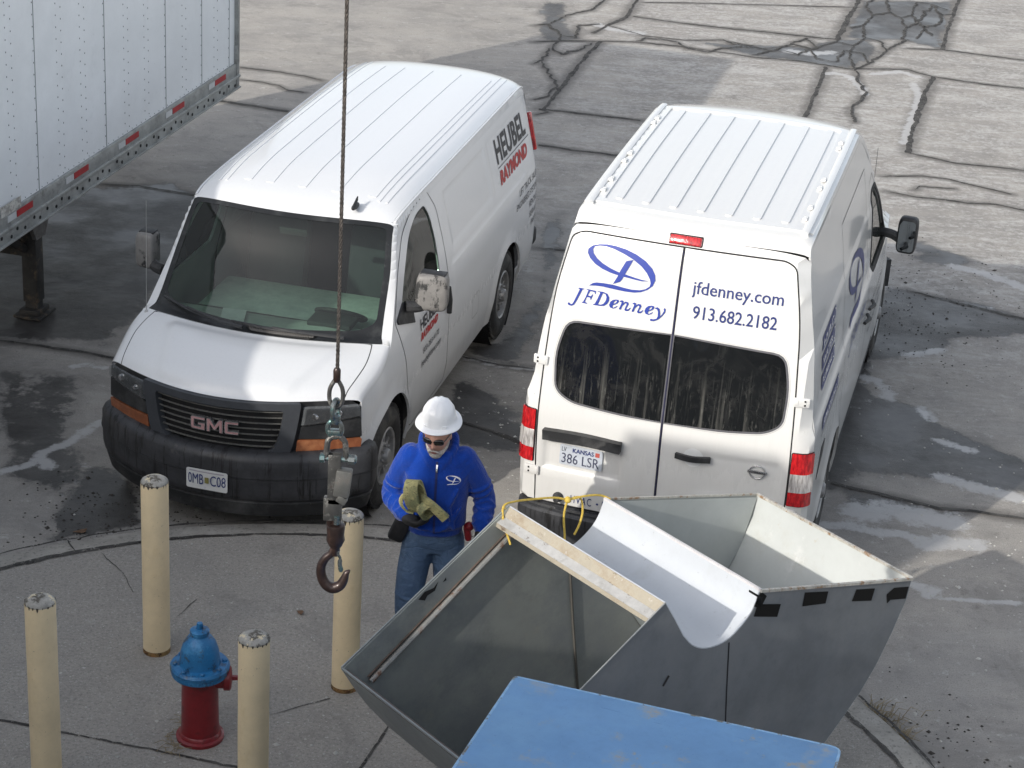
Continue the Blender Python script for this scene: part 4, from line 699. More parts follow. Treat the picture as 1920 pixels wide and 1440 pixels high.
for nm_, D_, W_ in (('left', DL, WL), ('right', DR, WR)):
    d = patch('rear_door', D_, [W_], nR, .07, .06, WHITE2, NV, thick=.02, sgn=-1, ul=[.26, .28, .30, .80, .82, .84, -.22, -.25, -.28, -.76, -.78, -.80], vl=[.84, .86, .875, 1.06, 1.075, 1.09, 1.15, 1.17, 1.19, .90]); doors.append(d)
    patch('window', grow(W_, .006), [], nR, .08, .08, WD, d, off=-.008, sgn=-1); patch('window_gasket', grow(W_, .010), [grow(W_, -.004)], nR, .1, .1, M('window_gasket_grey', (.10, .10, .11), .5), d, off=.0025, sgn=-1)
    patch('glass_rim_line', grow(W_, .020), [grow(W_, .017)], nR, .1, .1, M('fine_gasket_line', (.42, .42, .42), .5), d, off=.001, sgn=-1)  # thin grey outline just outside the gasket
dL, dR = doors
for D_, d in ((DL, dL), (DR, dR)): seam('door_seam', D_, .008, nR, .05, SEAM, d, off=.002, sgn=-1, closed=True)
MB().add(sweep([Vector(nR(.02, .60+.19*i/.1*.1))+Vector((-.004, 0, 0)) for i in range(11)], .0045, 6)).build('door_edge_seal', M('navy_gap_seal', (.02, .02, .06), .6), dR)
# lettering and logo traced from their own proportions
LG = {"loop":[[0.2175,2.2763],[0.266,2.2676],[0.3116,2.2698],[0.353,2.274],[0.3944,2.2772],[0.4359,2.2808],[0.4873,2.2888],[0.5446,2.3054],[0.5936,2.3277],[0.6347,2.3602],[0.6549,2.3919],[0.6537,2.4185],[0.6268,2.4428],[0.5831,2.4579],[0.5294,2.4655],[0.4696,2.4638],[0.3995,2.4542],[0.3285,2.4333],[0.2609,2.4005],[0.2106,2.3605],[0.1851,2.3208],[0.1793,2.2868],[0.1915,2.2498],[0.2234,2.2183],[0.2657,2.1961],[0.3096,2.1858],[0.3729,2.1827],[0.4465,2.1856],[0.5251,2.1897],[0.5756,2.1875],[0.6211,2.1808],[0.5959,2.2016],[0.5715,2.2099],[0.5282,2.2135],[0.4593,2.2143],[0.3852,2.207],[0.3301,2.203],[0.2762,2.2075],[0.2373,2.2213],[0.213,2.242],[0.2087,2.2646],[0.217,2.2895],[0.2419,2.3249],[0.2829,2.3621],[0.3417,2.3963],[0.404,2.4211],[0.4751,2.4421],[0.5359,2.4515],[0.5815,2.4492],[0.6124,2.4387],[0.6215,2.4196],[0.6137,2.3946],[0.5844,2.3645],[0.5445,2.3406],[0.4912,2.3189],[0.4341,2.3021],[0.3783,2.2939],[0.3226,2.2847],[0.2672,2.277]],"slash":[[0.3895,2.3797],[0.3678,2.3876],[0.3416,2.3954],[0.3661,2.3398],[0.3856,2.2971],[0.4012,2.2593],[0.4146,2.2395],[0.434,2.2309],[0.4599,2.2186],[0.4347,2.2713],[0.4179,2.318]],"let":[[[[0.6875,2.1543],[0.648,2.1548],[0.6489,2.1511],[0.6608,2.1458],[0.6766,2.1053],[0.6925,2.0646],[0.7075,2.0352],[0.7248,2.0244],[0.7438,2.0262],[0.7521,2.0358],[0.7484,2.0441],[0.739,2.044],[0.7309,2.0353],[0.7197,2.0396],[0.7105,2.0591],[0.6949,2.102],[0.6793,2.1447],[0.6889,2.1474]],[]],[[[0.6328,2.1562],[0.5667,2.1537],[0.5684,2.1313],[0.5732,2.1327],[0.5755,2.1433],[0.5887,2.1454],[0.6073,2.1452],[0.6197,2.1155],[0.5985,2.1127],[0.5888,2.1277],[0.584,2.1263],[0.5954,2.0888],[0.6011,2.09],[0.6007,2.1012],[0.6242,2.1036],[0.63,2.087],[0.6346,2.0685],[0.6176,2.0626],[0.6193,2.0579],[0.6568,2.0591],[0.655,2.0639],[0.6463,2.0686],[0.6357,2.0949],[0.6225,2.1372],[0.6193,2.1488],[0.6337,2.152]],[]],[[[0.5554,2.1557],[0.5162,2.1559],[0.4875,2.1477],[0.4735,2.128],[0.4726,2.1038],[0.4833,2.0798],[0.5044,2.0642],[0.5315,2.0594],[0.5777,2.0587],[0.5759,2.0635],[0.5652,2.0698],[0.5512,2.1055],[0.5379,2.1455],[0.5432,2.1512],[0.5562,2.1512]],[[0.5197,2.1474],[0.5007,2.1432],[0.4914,2.1249],[0.4951,2.0999],[0.5084,2.0776],[0.5279,2.0676],[0.5443,2.0691],[0.536,2.0949],[0.5247,2.1323]]],[[[0.4245,2.1218],[0.4084,2.1215],[0.4054,2.1088],[0.4162,2.0936],[0.442,2.0804],[0.4451,2.0687],[0.4376,2.0634],[0.4227,2.0726],[0.4137,2.0808],[0.4105,2.0778],[0.4238,2.0636],[0.4413,2.057],[0.4603,2.0617],[0.4684,2.078],[0.4628,2.0989],[0.4465,2.115]],[[0.4235,2.1145],[0.4185,2.1109],[0.4238,2.099],[0.4406,2.0872],[0.4381,2.1032]]],[[[0.3986,2.1166],[0.3835,2.1235],[0.3737,2.1186],[0.3765,2.1049],[0.3601,2.1187],[0.3417,2.1174],[0.3377,2.1048],[0.3497,2.0741],[0.3488,2.0676],[0.3357,2.072],[0.3238,2.0851],[0.321,2.0811],[0.3343,2.0612],[0.3541,2.0556],[0.3622,2.0653],[0.3508,2.1004],[0.3542,2.1086],[0.3628,2.105],[0.3787,2.0868],[0.3867,2.0598],[0.4004,2.0601],[0.3857,2.1055],[0.3888,2.1116],[0.3978,2.1101]],[]],[[[0.3119,2.1162],[0.2969,2.1231],[0.2872,2.1181],[0.2899,2.1044],[0.2736,2.1182],[0.2552,2.1168],[0.2513,2.1042],[0.2632,2.0736],[0.2623,2.0671],[0.2493,2.0715],[0.2374,2.0845],[0.2346,2.0805],[0.2479,2.0607],[0.2676,2.0552],[0.2756,2.0649],[0.2644,2.0999],[0.2677,2.1081],[0.2763,2.1045],[0.2921,2.0864],[0.2999,2.0595],[0.3136,2.0598],[0.2991,2.1051],[0.3022,2.1112],[0.3111,2.1097]],[]],[[[0.1835,2.1211],[0.1676,2.1206],[0.1646,2.1079],[0.1752,2.0929],[0.2006,2.08],[0.2036,2.0684],[0.1961,2.0631],[0.1815,2.0721],[0.1726,2.0801],[0.1695,2.0771],[0.1826,2.0631],[0.1998,2.0567],[0.2185,2.0616],[0.2266,2.0779],[0.2212,2.0986],[0.2052,2.1145]],[[0.1825,2.1138],[0.1775,2.1102],[0.1827,2.0983],[0.1993,2.0868],[0.1968,2.1026]]],[[[0.1595,2.11],[0.1424,2.1172],[0.1275,2.1064],[0.1213,2.0765],[0.1206,2.0546],[0.1059,2.079],[0.0972,2.098],[0.1014,2.1127],[0.0955,2.1194],[0.0876,2.1105],[0.0894,2.0904],[0.108,2.0611],[0.1315,2.0352],[0.1569,2.0223],[0.1791,2.0195],[0.1845,2.0266],[0.1765,2.0345],[0.1627,2.0323],[0.1412,2.0403],[0.1344,2.0568],[0.1362,2.0873],[0.1451,2.1035],[0.1564,2.1039]],[]]]}
def nD(y, z): return nR(y, z)
flatpoly([(LG['loop'], []), (LG['slash'], [])], nR, BLUEINK, dL, 'logo', off=.004, sgn=-1, du=.1); flatpoly([(a, b) for a, b in LG['let']], nR, BLUEINK, dL, 'lettering', off=.004, sgn=-1, du=.1)
lettering('jfdenney.com', nR, -.070, -.668, 2.215, 2.325, NAVY, dR, off=.004, sgn=-1, bold=.008); lettering('913.682.2182', nR, -.092, -.645, 2.078, 2.165, NAVY, dR, off=.004, sgn=-1, bold=.008, slope=.0)
lettering('HVAC', nR, .604, .455, .630, .688, NAVY, dL, off=.004, sgn=-1, spacing=1.25); lettering('PLUMBING', nR, .38, .06, .630, .688, NAVY, dL, off=.004, sgn=-1, spacing=1.2); flatpoly([(rrect(.405, .648, .421, .664, .0079), [])], nR, NAVY, dL, 'bullet', off=.004, sgn=-1)
# door furniture
MB().add(sweep(smoothpts([Vector(nR(.825, 1.118))+Vector((-.02, 0, 0)), Vector(nR(.55, 1.135))+Vector((-.028, 0, 0)), Vector(nR(.278, 1.120))+Vector((-.02, 0, 0))], 5), 1, prof=[(.036, -.02), (.036, .03), (-.036, .03), (-.036, -.02)], up=(0, 0, 1))).build('grip_bar', BLACKP, dL)
KPL = M('pale_blue_plate', (.50, .54, .60), .45, var=.10, vs=12, spots=[(25, .6, .72, (.42, .38, .36))])
kp = plate(dL, nR, .404, .706, .902, 1.052, -1, KPL, .014)
lettering('386 LSR', nR, .690, .425, .917, .990, M('plate_ink', (.05, .055, .10), .6), kp, off=.016, sgn=-1); lettering('KANSAS', nR, .615, .465, 1.003, 1.036, NAVY, kp, off=.016, sgn=-1, bold=.02); lettering('LV', nR, .692, .660, 1.003, 1.036, INK, kp, off=.016, sgn=-1)
patch('plate_sticker', rrect(.425, 1.003, .455, 1.035, .002), [], nR, .1, .1, M('red_sticker', (.5, .10, .08), .6), kp, off=.016, sgn=-1, smooth=0)
rc = patch('handle_recess', [(-.21+.068*math.cos(a*PI/14), 1.135+.068*math.sin(a*PI/14)) for a in range(28)], [], nR, .03, .03, M('recess_paint', (.70, .71, .71), .35, var=.04), dR, off=.0015, sgn=-1)
MB().add(sweep(smoothpts([Vector(nR(-.095, 1.142))+Vector((-.018, 0, 0)), Vector(nR(-.21, 1.142))+Vector((-.042, 0, 0)), Vector(nR(-.328, 1.140))+Vector((-.018, 0, 0))], 5), 1, prof=[(.019, -.010), (.019, .014), (-.019, .014), (-.019, -.010)], up=(0, 0, 1))).build('door_handle', BLACKP, dR)
p = Vector(nR(-.645, 1.10)); e0 = MB().add(sweep([(-.012, .052*math.cos(2*PI*k/32), .046*math.sin(2*PI*k/32)) for k in range(32)], .0055, 8, True)).add(bxv(.012, .130, .022, .003), TR(-.012, 0, 0)).build('emblem', CHROME, dR); e0.location = p
lettering('NISSAN', lambda u, v: (p.x-.019, u, v), -.592, -.698, 1.094, 1.106, INK, dR, off=.001, sgn=-1, bold=.02)
for s, d, y0, y1 in ((1, dL, .845, .945), (-1, dR, -.925, -.825)):
    for z in (1.625, .825):
        p = Vector(nR((y0+y1)/2, z)); hg = MB().add(bxv(.022, .105, .066, .008), Matrix.Translation(p+Vector((-.008, 0, 0))) @ Euler((0, 0, R(-10*s))).to_matrix().to_4x4()).add(bxv(.030, .034, .052, .010), Matrix.Translation(p+Vector((-.014, -s*.035, 0)))).build('hinge', WHITE2, d)
        for dz in (-.014, .014): MB().add(sphere(.006, .007, .007, 8, 6), Matrix.Translation(p+Vector((-.017, s*.022, dz)))).build('hinge_bolt', BLACK, hg)
for s, yi in ((1, .893), (-1, .860)):
    zs_ = [(.888, .985), (.985, 1.128), (1.128, 1.272)]
    out_ = lambda a, b: [(s*yi, a), (s*(nW(a)-.003), a), (s*(nW(b)-.003), b), (s*yi, b)]
    t = patch('tail_light', rpoly(out_(.888, 1.272), .008), [], nR, .03, .06, REDLENS, NV, off=.014, thick=.02, sgn=-1, smooth=60)
    patch('reversing_lens', rpoly(out_(.992, 1.125), .004), [], nR, .03, .06, CLEARLENS, t, off=.017, thick=.004, sgn=-1, smooth=60)
    patch('lens_frame', grow(rpoly(out_(.888, 1.272), .008), .006), [grow(rpoly(out_(.888, 1.272), .008), -.002)], nR, .03, .06, SEAM, t, off=.004, sgn=-1)
bl = MB().add(bxv(.045, .215, .062, .012), TR(-1.135, .018, 2.560, ry=R(28))).build('high_brake_light', REDLENS, NV); MB().add(bxv(.03, .228, .076, .01), TR(-1.122, .018, 2.557, ry=R(28))).build('brake_light_gasket', BLACK, bl)
rb = smoothpts([(-1.16, .985, 0), (-1.28, .985, 0), (-1.40, .93, 0), (-1.455, .7, 0), (-1.475, .35, 0), (-1.48, 0, 0), (-1.475, -.35, 0), (-1.455, -.7, 0), (-1.40, -.93, 0), (-1.28, -.985, 0), (-1.16, -.985, 0)], 4)
def rbump(pts, pr, name, mat, parent):
    vs = []; fs = []; n = len(pr)
    for i, p in enumerate(pts):
        t = pts[min(i+1, len(pts)-1)]-pts[max(i-1, 0)]; t.normalize(); nn = Vector((-t.y, t.x, 0)); c = Vector((-.9, 0, 0)); nn = nn if nn.dot(p-c) > 0 else -nn
        for o_, z in pr: vs.append((p.x+nn.x*o_, p.y+nn.y*o_, z))
    for i in range(len(pts)-1):
        for k in range(n-1): fs.append((i*n+k, i*n+k+1, (i+1)*n+k+1, (i+1)*n+k))
    return mk(name, vs, fs, mat, parent, 30)
rbump(rb, [(-.16, .590), (-.10, .592), (-.10, .584), (-.07, .584), (-.07, .592), (-.04, .590), (-.04, .582), (-.015, .580), (0, .565), (.004, .52), (-.004, .44), (-.02, .36), (-.10, .33)], 'rear_bumper', BUMPM, NV)
k0 = MB().add(lathe([(.034, 0), (.037, .012), (.028, .03), (.020, .048), (.022, .062), (.016, .070)], 16), Matrix.Translation(Vector(nR(.693, .655))) @ Euler((0, R(-90), 0)).to_matrix().to_4x4()).build('door_bumper_knob', BLACKP, dL)
MB().add(bxv(5.6, 1.6, .22), TR(1.6, 0, .40)).build('underbody', BLACK, NV)
MB().add(bxv(.05, 1.6, 1.7), TR(1.75, 0, 1.55)).add(bxv(1.6, 1.5, .05), TR(2.5, 0, .7)).build('cabin_bulkhead', CAB, NV); MB().add(bxv(.5, 1.6, .4, .08), TR(2.95, 0, 1.12)).build('dashboard', CAB, NV)
for s in (1, -1): MB().add(bxv(.5, .5, .16, .06), TR(2.3, s*.42, .95)).add(bxv(.16, .5, .75, .06), TR(2.0, s*.42, 1.3)).build('seat', SEATM, NV)
nF = lambda y, z: (4.70-.33*y*y, y, z)
nft = [(nT(10, v/8)[1], nT(10, v/8)[2]-.004) for v in range(-8, 9)]; patch('front_fascia', [(-.90, .40), (.90, .40)]+nft[::-1], [], nF, .08, .1, WHITE2, NV, thick=.01)
patch('grille', rpoly([(-.52, 1.02), (-.40, .72), (.40, .72), (.52, 1.02)], .06), [], nF, .1, .1, BLACKP, NV, off=.02, thick=.03)
for s in (1, -1): patch('headlight', rpoly([(s*.58, 1.02), (s*.86, 1.0), (s*.87, .78), (s*.50, .76)], .03), [], nF, .1, .1, CLEARLENS, NV, off=.02, thick=.03)
MB().add(sweep(smoothpts([(4.45, .92, .5), (4.62, .75, .5), (4.78, .3, .5), (4.80, 0, .5), (4.78, -.3, .5), (4.62, -.75, .5), (4.45, -.92, .5)], 4), 1, prof=[(.12, -.06), (.12, .06), (-.14, .06), (-.14, -.06)], up=(0, 0, 1))).build('front_bumper', BLACKP, NV)
MB().add(lathe([(.014, 0), (.004, .03), (.002, .06), (.0016, .80)], 8), TR(3.15, -.82, 1.33, ry=R(-12))).build('whip_antenna', INK, NV)
# side graphics
for s in (1, -1):
    xo = lambda t: t if s < 0 else -t
    X0 = 1.05
    sx = (lambda P: [(X0+(.4175-y)*2.0*(1 if s < 0 else -1), 1.66+(z-2.325)*1.75) for y, z in P])
    flatpoly([(sx(LG['loop']), []), (sx(LG['slash']), [])], nS[s], NAVY, NV, 'logo', off=.004, sgn=-s, du=.1)
    s2 = (lambda P: [(X0+(.42-y)*1.5*(1 if s < 0 else -1), 1.29+(z-2.09)*1.1) for y, z in P]); flatpoly([(s2(a), s2(b) if b else []) for a, b in LG['let']], nS[s], NAVY, NV, 'lettering', off=.004, sgn=-s, du=.1)
    for i, (t, z) in enumerate((('HVAC', 1.85), ('WATER', 1.71), ('PLUMBING', 1.57), ('REMODELING', 1.31))):
        a, b = (-.88, -.06) if i == 3 else (-.80, -.14)
        patch('service_label', [(a, z-.055), (b, z-.055), (b, z+.05), (a, z+.05)], [], nS[s], .1, .05, NAVY, NV, off=.003, sgn=-s, smooth=0)
        lettering(t, nS[s], *((a+.04, b-.14) if s < 0 else (b-.10, a+.04)), z-.028, z+.026, M('white_lettering', (.7, .7, .72), .5), NV, off=.006, sgn=-s, bold=.02)
        cx = b-.06; patch('label_roundel', [(cx+.045*math.cos(k*PI/10), z+.045*math.sin(k*PI/10)) for k in range(20)], [[(cx+.036*math.cos(k*PI/10), z+.036*math.sin(k*PI/10)) for k in range(20)]], nS[s], .1, .1, M('white_ring', (.7, .7, .72), .5), NV, off=.006, sgn=-s, smooth=0)
    lettering('HEATING, COOLING', nS[s], *((2.0, 2.9) if s < 0 else (2.9, 2.0)), 1.06, 1.10, INK, NV, off=.004, sgn=-s); lettering('& PLUMBING SERVICE', nS[s], *((2.0, 2.9) if s < 0 else (2.9, 2.0)), .96, 1.0, INK, NV, off=.004, sgn=-s); lettering('913.682.2182', nS[s], *((2.0, 2.9) if s < 0 else (2.9, 2.0)), .84, .90, INK, NV, off=.004, sgn=-s)

# ================================================================ box trailer backed up on the left
TA = Vector((-3.039, 20.655, 0)); TL = empty('box_trailer', 'long white riveted box trailer with red and white reflective tape along its lower rail', 'trailer', TA, math.atan2(-.9726, -.2324))
# local x runs from the nose towards the dock, local y<0 is away from the vans (y=0 is the near side wall)
TW = M('white_trailer_panel', (.89, .91, .92), .45, var=.05, vs=1.0, spots=[(2.5, .6, .8, (.76, .78, .79)), (.7, .5, .7, (.82, .84, .85)), (22, .66, .72, (.6, .61, .61))], bump=.12, bs=1.1, bd=.05)
ALU = M('dull_aluminium_rail', (.40, .41, .40), .5, .5, var=.2, vs=5, spots=[(8, .55, .72, (.20, .20, .19)), (30, .6, .7, (.28, .28, .27), (.3, 1, 1))], bump=.1, bs=40)
LT, WT, HT = 15.2, 2.6, 4.1
MB().add(bxv(LT, .04, HT-1.28), TR(LT/2, -.02, (HT+1.28)/2)).build('side_wall', TW, TL); MB().add(bxv(LT, .04, HT-1.28), TR(LT/2, -WT+.02, (HT+1.28)/2)).build('side_wall', TW, TL)
MB().add(bxv(.04, WT-.1, HT-1.1), TR(.03, -WT/2, (HT+1.1)/2)).build('front_wall', TW, TL); MB().add(bxv(LT, WT-.08, .04), TR(LT/2, -WT/2, HT-.03)).build('roof', TW, TL); MB().add(bxv(LT, WT-.1, .16), TR(LT/2, -WT/2, 1.14)).build('floor', BLACK, TL)
for yy in (.004, -WT-.004): MB().add(bxv(LT+.02, .05, .12, .01), TR(LT/2, yy, HT-.05)).build('top_rail', ALU, TL)
rl = MB(); rl.add(bxv(LT+.02, .030, .13, .006), TR(LT/2, .012, 1.245)); rl.add(bxv(LT+.02, .050, .035, .008), TR(LT/2, .022, 1.17)); rl.add(bxv(LT+.02, .030, .10, .006), TR(LT/2, .010, 1.105)); rl.add(bxv(LT+.02, .06, .018, .004), TR(LT/2, .02, 1.052));
MB().add(bxv(LT, .06, .22, .01), TR(LT/2, -WT, 1.15)).build('bottom_rail', ALU, TL)
for i in range(110):
    x = .10+.135*i+(.03 if i % 3 else 0)
    if x < LT-.1: rl.add(lathe([(.016, 0), (.016, .004)], 8), Matrix.Translation((x, .0255, 1.105+(.018 if i % 2 else -.018))) @ Euler((R(-90), 0, 0)).to_matrix().to_4x4(), 1)
ro = rl.build('bottom_rail', ALU, TL, mats=[ALU, BLACK])
MB().add(bxv(.07, .07, .46, .008), TR(.03, .0, 1.27)).add(bxv(.055, .075, HT-1.3, .01), TR(.028, .002, (HT+1.3)/2)).build('corner_post', ALU, TL)
seams_x = [.20, .91]+[1.78+1.31*k for k in range(11)]
sm = MB(); rv = MB(); spx = []
for x in seams_x: sm.add(bxv(.006, .004, HT-1.32), TR(x, .002, (HT+1.30)/2)); spx.append((x+.02, .001))
sm.build('panel_seams', M('seam_grey', (.28, .29, .30), .6), TL)
for a, b in zip(seams_x, seams_x[1:]+[LT]):
    n_ = 3 if b-a > 1 else 2
    for k in range(1, n_): x = a+(b-a)*k/n_; spx += [(x-.045, 0), (x+.045, 1)]
for x, par in spx:
    for k in range(28):
        z = 1.36+.1*k+(.05 if par else 0)
        if z < HT-.14: rv.add(([(x-.0075, .0015, z), (x, .0015, z-.0085), (x+.0075, .0015, z), (x, .0015, z+.0085), (x, .006, z)], [(0, 1, 4), (1, 2, 4), (2, 3, 4), (3, 0, 4)]))
for k in range(int(LT/.10)): rv.add(([(.05+.1*k-.006, .0015, 1.325), (.05+.1*k, .0015, 1.318), (.05+.1*k+.006, .0015, 1.325), (.05+.1*k, .0015, 1.332), (.05+.1*k, .006, 1.325)], [(0, 1, 4), (1, 2, 4), (2, 3, 4), (3, 0, 4)]))
rv.build('rivets', M('rivet_grey', (.13, .14, .15), .5), TL, 0)
RT, WTp = M('red_reflective_tape', (.42, .02, .025), .4, var=.15, vs=20), M('white_reflective_tape', (.62, .63, .63), .4, var=.08)
for k in range(14):
    x = .50+1.055*k
    if x < LT-.4: MB().add(bxv(.28, .004, .055), TR(x+.0, .030, 1.252)).build('red_tape', RT, ro); MB().add(bxv(.15, .004, .055), TR(x+.225, .030, 1.252)).build('white_tape', WTp, ro)
MB().add(bxv(.34, .004, .09), TR(4.95, .0285, 1.34)).build('worn_label', M('torn_label', (.62, .60, .55), .7, spots=[(18, .5, .56, (.35, .33, .30))]), TL)
DKS = M('dark_chassis_steel', (.035, .033, .031), .7, var=.3, spots=[(8, .55, .7, (.12, .09, .06))], bump=.2, bs=40)
for s, yy in ((1, -.27), (-1, -WT+.27)):
    lg = MB().add(bxv(.14, .14, .78, .01), TR(4.05, yy, .53)).add(bxv(.11, .11, .30), TR(4.05, yy, .20)).build('landing_leg', DKS, TL)
    MB().add(bxv(.30, .26, .025, .005), TR(4.05, yy, .022)).add(bxv(.22, .18, .05, .005), TR(4.05, yy, .055)).build('foot', DKS, lg)
    v = [(3.78, yy, 1.08), (4.32, yy, 1.08), (4.13, yy, .74), (3.97, yy, .74)]; v = [(a, b+.09*s, c) for a, b, c in v]+[(a, b+.05*s, c) for a, b, c in v]; mk('leg_bracket', v, [(0, 1, 2, 3), (7, 6, 5, 4), (0, 4, 5, 1), (1, 5, 6, 2), (2, 6, 7, 3), (3, 7, 4, 0)], M('bracket_grey', (.16, .155, .15), .6, spots=[(7, .5, .7, (.07, .06, .05))]), lg, 0)
MB().add(bxv(.10, WT-.6, .12), TR(4.05, -WT/2, .62)).build('cross_brace', DKS, TL); MB().add(sweep([(4.05, -.30, .60), (4.75, -.45, 1.06)], .04, 8)).build('diagonal_brace', DKS, TL)
for yy in (-WT/2-.45, -WT/2+.45): MB().add(bxv(9, .09, .30), TR(8.5, yy, .95)).build('frame_rail', DKS, TL)
for x in (11.2, 12.5):
    for yy in (-.18, -WT+.18): wheel(TL, x, yy, 1 if yy > -1 else -1, rad=.50, wd=.28, rimr=.28, z=.50)
    MB().add(sweep([(x, -.3, .5), (x, -WT+.3, .5)], .06, 10)).build('axle', DKS, TL)

# ================================================================ unseen depot building, its wall steps shaped to shade the yard
BW = M('shade_wall_panel', (.52, .50, .46), .8, var=.1, vs=1.5, bump=.1, bs=8)  # pale tone chosen so the unseen walls bounce light into the yard
BD = empty('shade_building', 'unseen depot building beside the dock, its stepped walls shaped to throw shade over the sidewalk', 'building', (0, 0, 0))
def block(x0, y0, x1, y1, h, back):
    d = Vector((x1-x0, y1-y0, 0)); n_ = Vector((d.y, -d.x, 0)).normalized()*back; P = [Vector((x0, y0, 0)), Vector((x1, y1, 0)), Vector((x1, y1, 0))+n_, Vector((x0, y0, 0))+n_]
    v = P+[p+Vector((0, 0, h)) for p in P]; return v, [(0, 1, 5, 4), (1, 2, 6, 5), (2, 3, 7, 6), (3, 0, 4, 7), (4, 5, 6, 7)]
MB().add(block(-16, 7.0, -6.31, 4.667, 5.4, 9)).build('dock_shade_wall', BW, BD, 0); MB().add(block(-6.30, 4.66, -5.30, 4.42, 6.35, .5)).build('tall_shade_wall', BW, BD, 0); MB().add(block(-5.29, 4.30, -3.76, 3.93, 4.80, 5)).build('middle_shade_wall', BW, BD, 0); MB().add(block(-3.75, 3.93, -1.4, 3.37, 5.12, 5)).build('inner_shade_wall', BW, BD, 0); MB().add(block(-1.39, 3.0, 12, -.2, 3.6, 4)).build('low_shade_wall', BW, BD, 0)  # unseen walls, their tops and ends set to steer the shade edges
for x in (-12.5, -8.2): MB().add(bxv(2.6, .08, 2.8), TR(x, 7.0-(x+16)*.2407+.05, 2.5, rz=R(-13.5))).build('dock_door', M('dock_door_panel', (.5, .5, .48), .5), BD)

# ================================================================ sheet metal hopper
H = empty('sheet_metal_hopper', 'large open galvanised sheet metal hopper with a half-round saddle and black tape patches', 'hopper', (.829, 8.951, 0), math.atan2(.654, .757))
LV_ = 1.225
saddle = [(0, 2.0), (.084, 1.873), (.164, 1.745), (.23, 1.675), (.31, 1.628), (.403, 1.609), (.486, 1.615), (.565, 1.651), (.633, 1.705), (.675, 1.768), (.700, 1.842)]
sadp = [(0, 2.0), (.084, 1.873), (.155, 1.757)]+[(p.x, p.y) for p in smoothpts([(a, b, 0) for a, b in saddle[2:]], 3)][2:]
bot = [(1.968, 1.515), (1.947, 1.382), (1.911, 1.313), (1.866, 1.211), (1.803, 1.093), (1.761, 1.019), (1.656, .879), (1.515, .738), (1.392, .624), (1.22, .48), (1.0, .33), (.75, .22), (.45, .17), (.2, .20), (0, .27), (-.2, .335), (-.384, .467), (-.588, .694), (-.762, .892), (-.901, 1.074), (-.984, 1.201), (-1.076, 1.357)]
prof = sadp+bot
def plane(n0): return lambda u, z: (u, n0, z)
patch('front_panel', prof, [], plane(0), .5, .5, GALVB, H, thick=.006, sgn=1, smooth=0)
patch('back_panel', prof, [], plane(LV_), .5, .5, M('shaded_olive_galvanised', (.35, .368, .348), .45, .25, var=.10, vs=1.5, spots=[(2.4, .52, .72, (.21, .23, .225)), (5, .62, .76, (.36, .35, .31)), (1.1, .5, .7, (.25, .27, .28)), (6, .70, .76, (.16, .165, .16)), (45, .70, .74, (.14, .14, .14))]), H, thick=.006, sgn=-1, smooth=0)  # the left bin's inside shade is put into this sheet colour
def strip(name, pts, mat, th=.006, n0=0, n1=LV_, div=6, smooth=40):
    P = [Vector((a, 0, b)) for a, b in pts]; vs = []; fs = []; N = []
    for i in range(len(P)):
        t = P[min(i+1, len(P)-1)]-P[max(i-1, 0)]; t.normalize(); N.append(Vector((t.z, 0, -t.x)))
    for lay in (0, 1):
        for i, p in enumerate(P):
            for k in range(div+1): q = p-N[i]*th*lay; vs.append((q.x, n0+(n1-n0)*k/div, q.z))
    n = len(P); d = div+1; B = n*d
    for i in range(n-1):
        for k in range(div): a = i*d+k; fs += [(a, a+1, a+d+1, a+d), (B+a+d, B+a+d+1, B+a+1, B+a)]
        a = i*d; fs.append((a, a+d, B+a+d, B+a)); a = i*d+div; fs.append((a+d, a, B+a, B+a+d))
    fs.append((0, B, B+div, div)); a = (n-1)*d; fs.append((a, a+div, B+a+div, B+a)); return mk(name, vs, fs, mat, H, smooth)
strip('saddle', sadp, M('pale_saddle_sheet', (.53, .555, .585), .42, .12, var=.04, vs=2, bump=.25, bs=7, bd=.004, spots=[(3, .58, .72, (.46, .48, .49)), (28, .66, .7, (.36, .37, .38))]), n0=.003, n1=LV_-.003)
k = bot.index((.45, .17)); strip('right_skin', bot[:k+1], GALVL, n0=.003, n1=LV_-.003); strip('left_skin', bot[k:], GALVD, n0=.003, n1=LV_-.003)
# right bin lining (bright inside faces)
patch('right_bin_back_lining', [(.705, 1.835), (1.962, 1.508), (1.86, 1.19), (1.62, .86), (1.3, .60), (.60, 1.55), (.68, 1.75)], [], plane(LV_-.012), .3, .3, M('dull_lining_sheet', (.42, .445, .435), .42, .12, var=.06, vs=2, spots=[(3, .62, .78, (.42, .41, .36)), (7, .72, .8, (.34, .25, .17))]), H, thick=.003, sgn=-1, smooth=0)
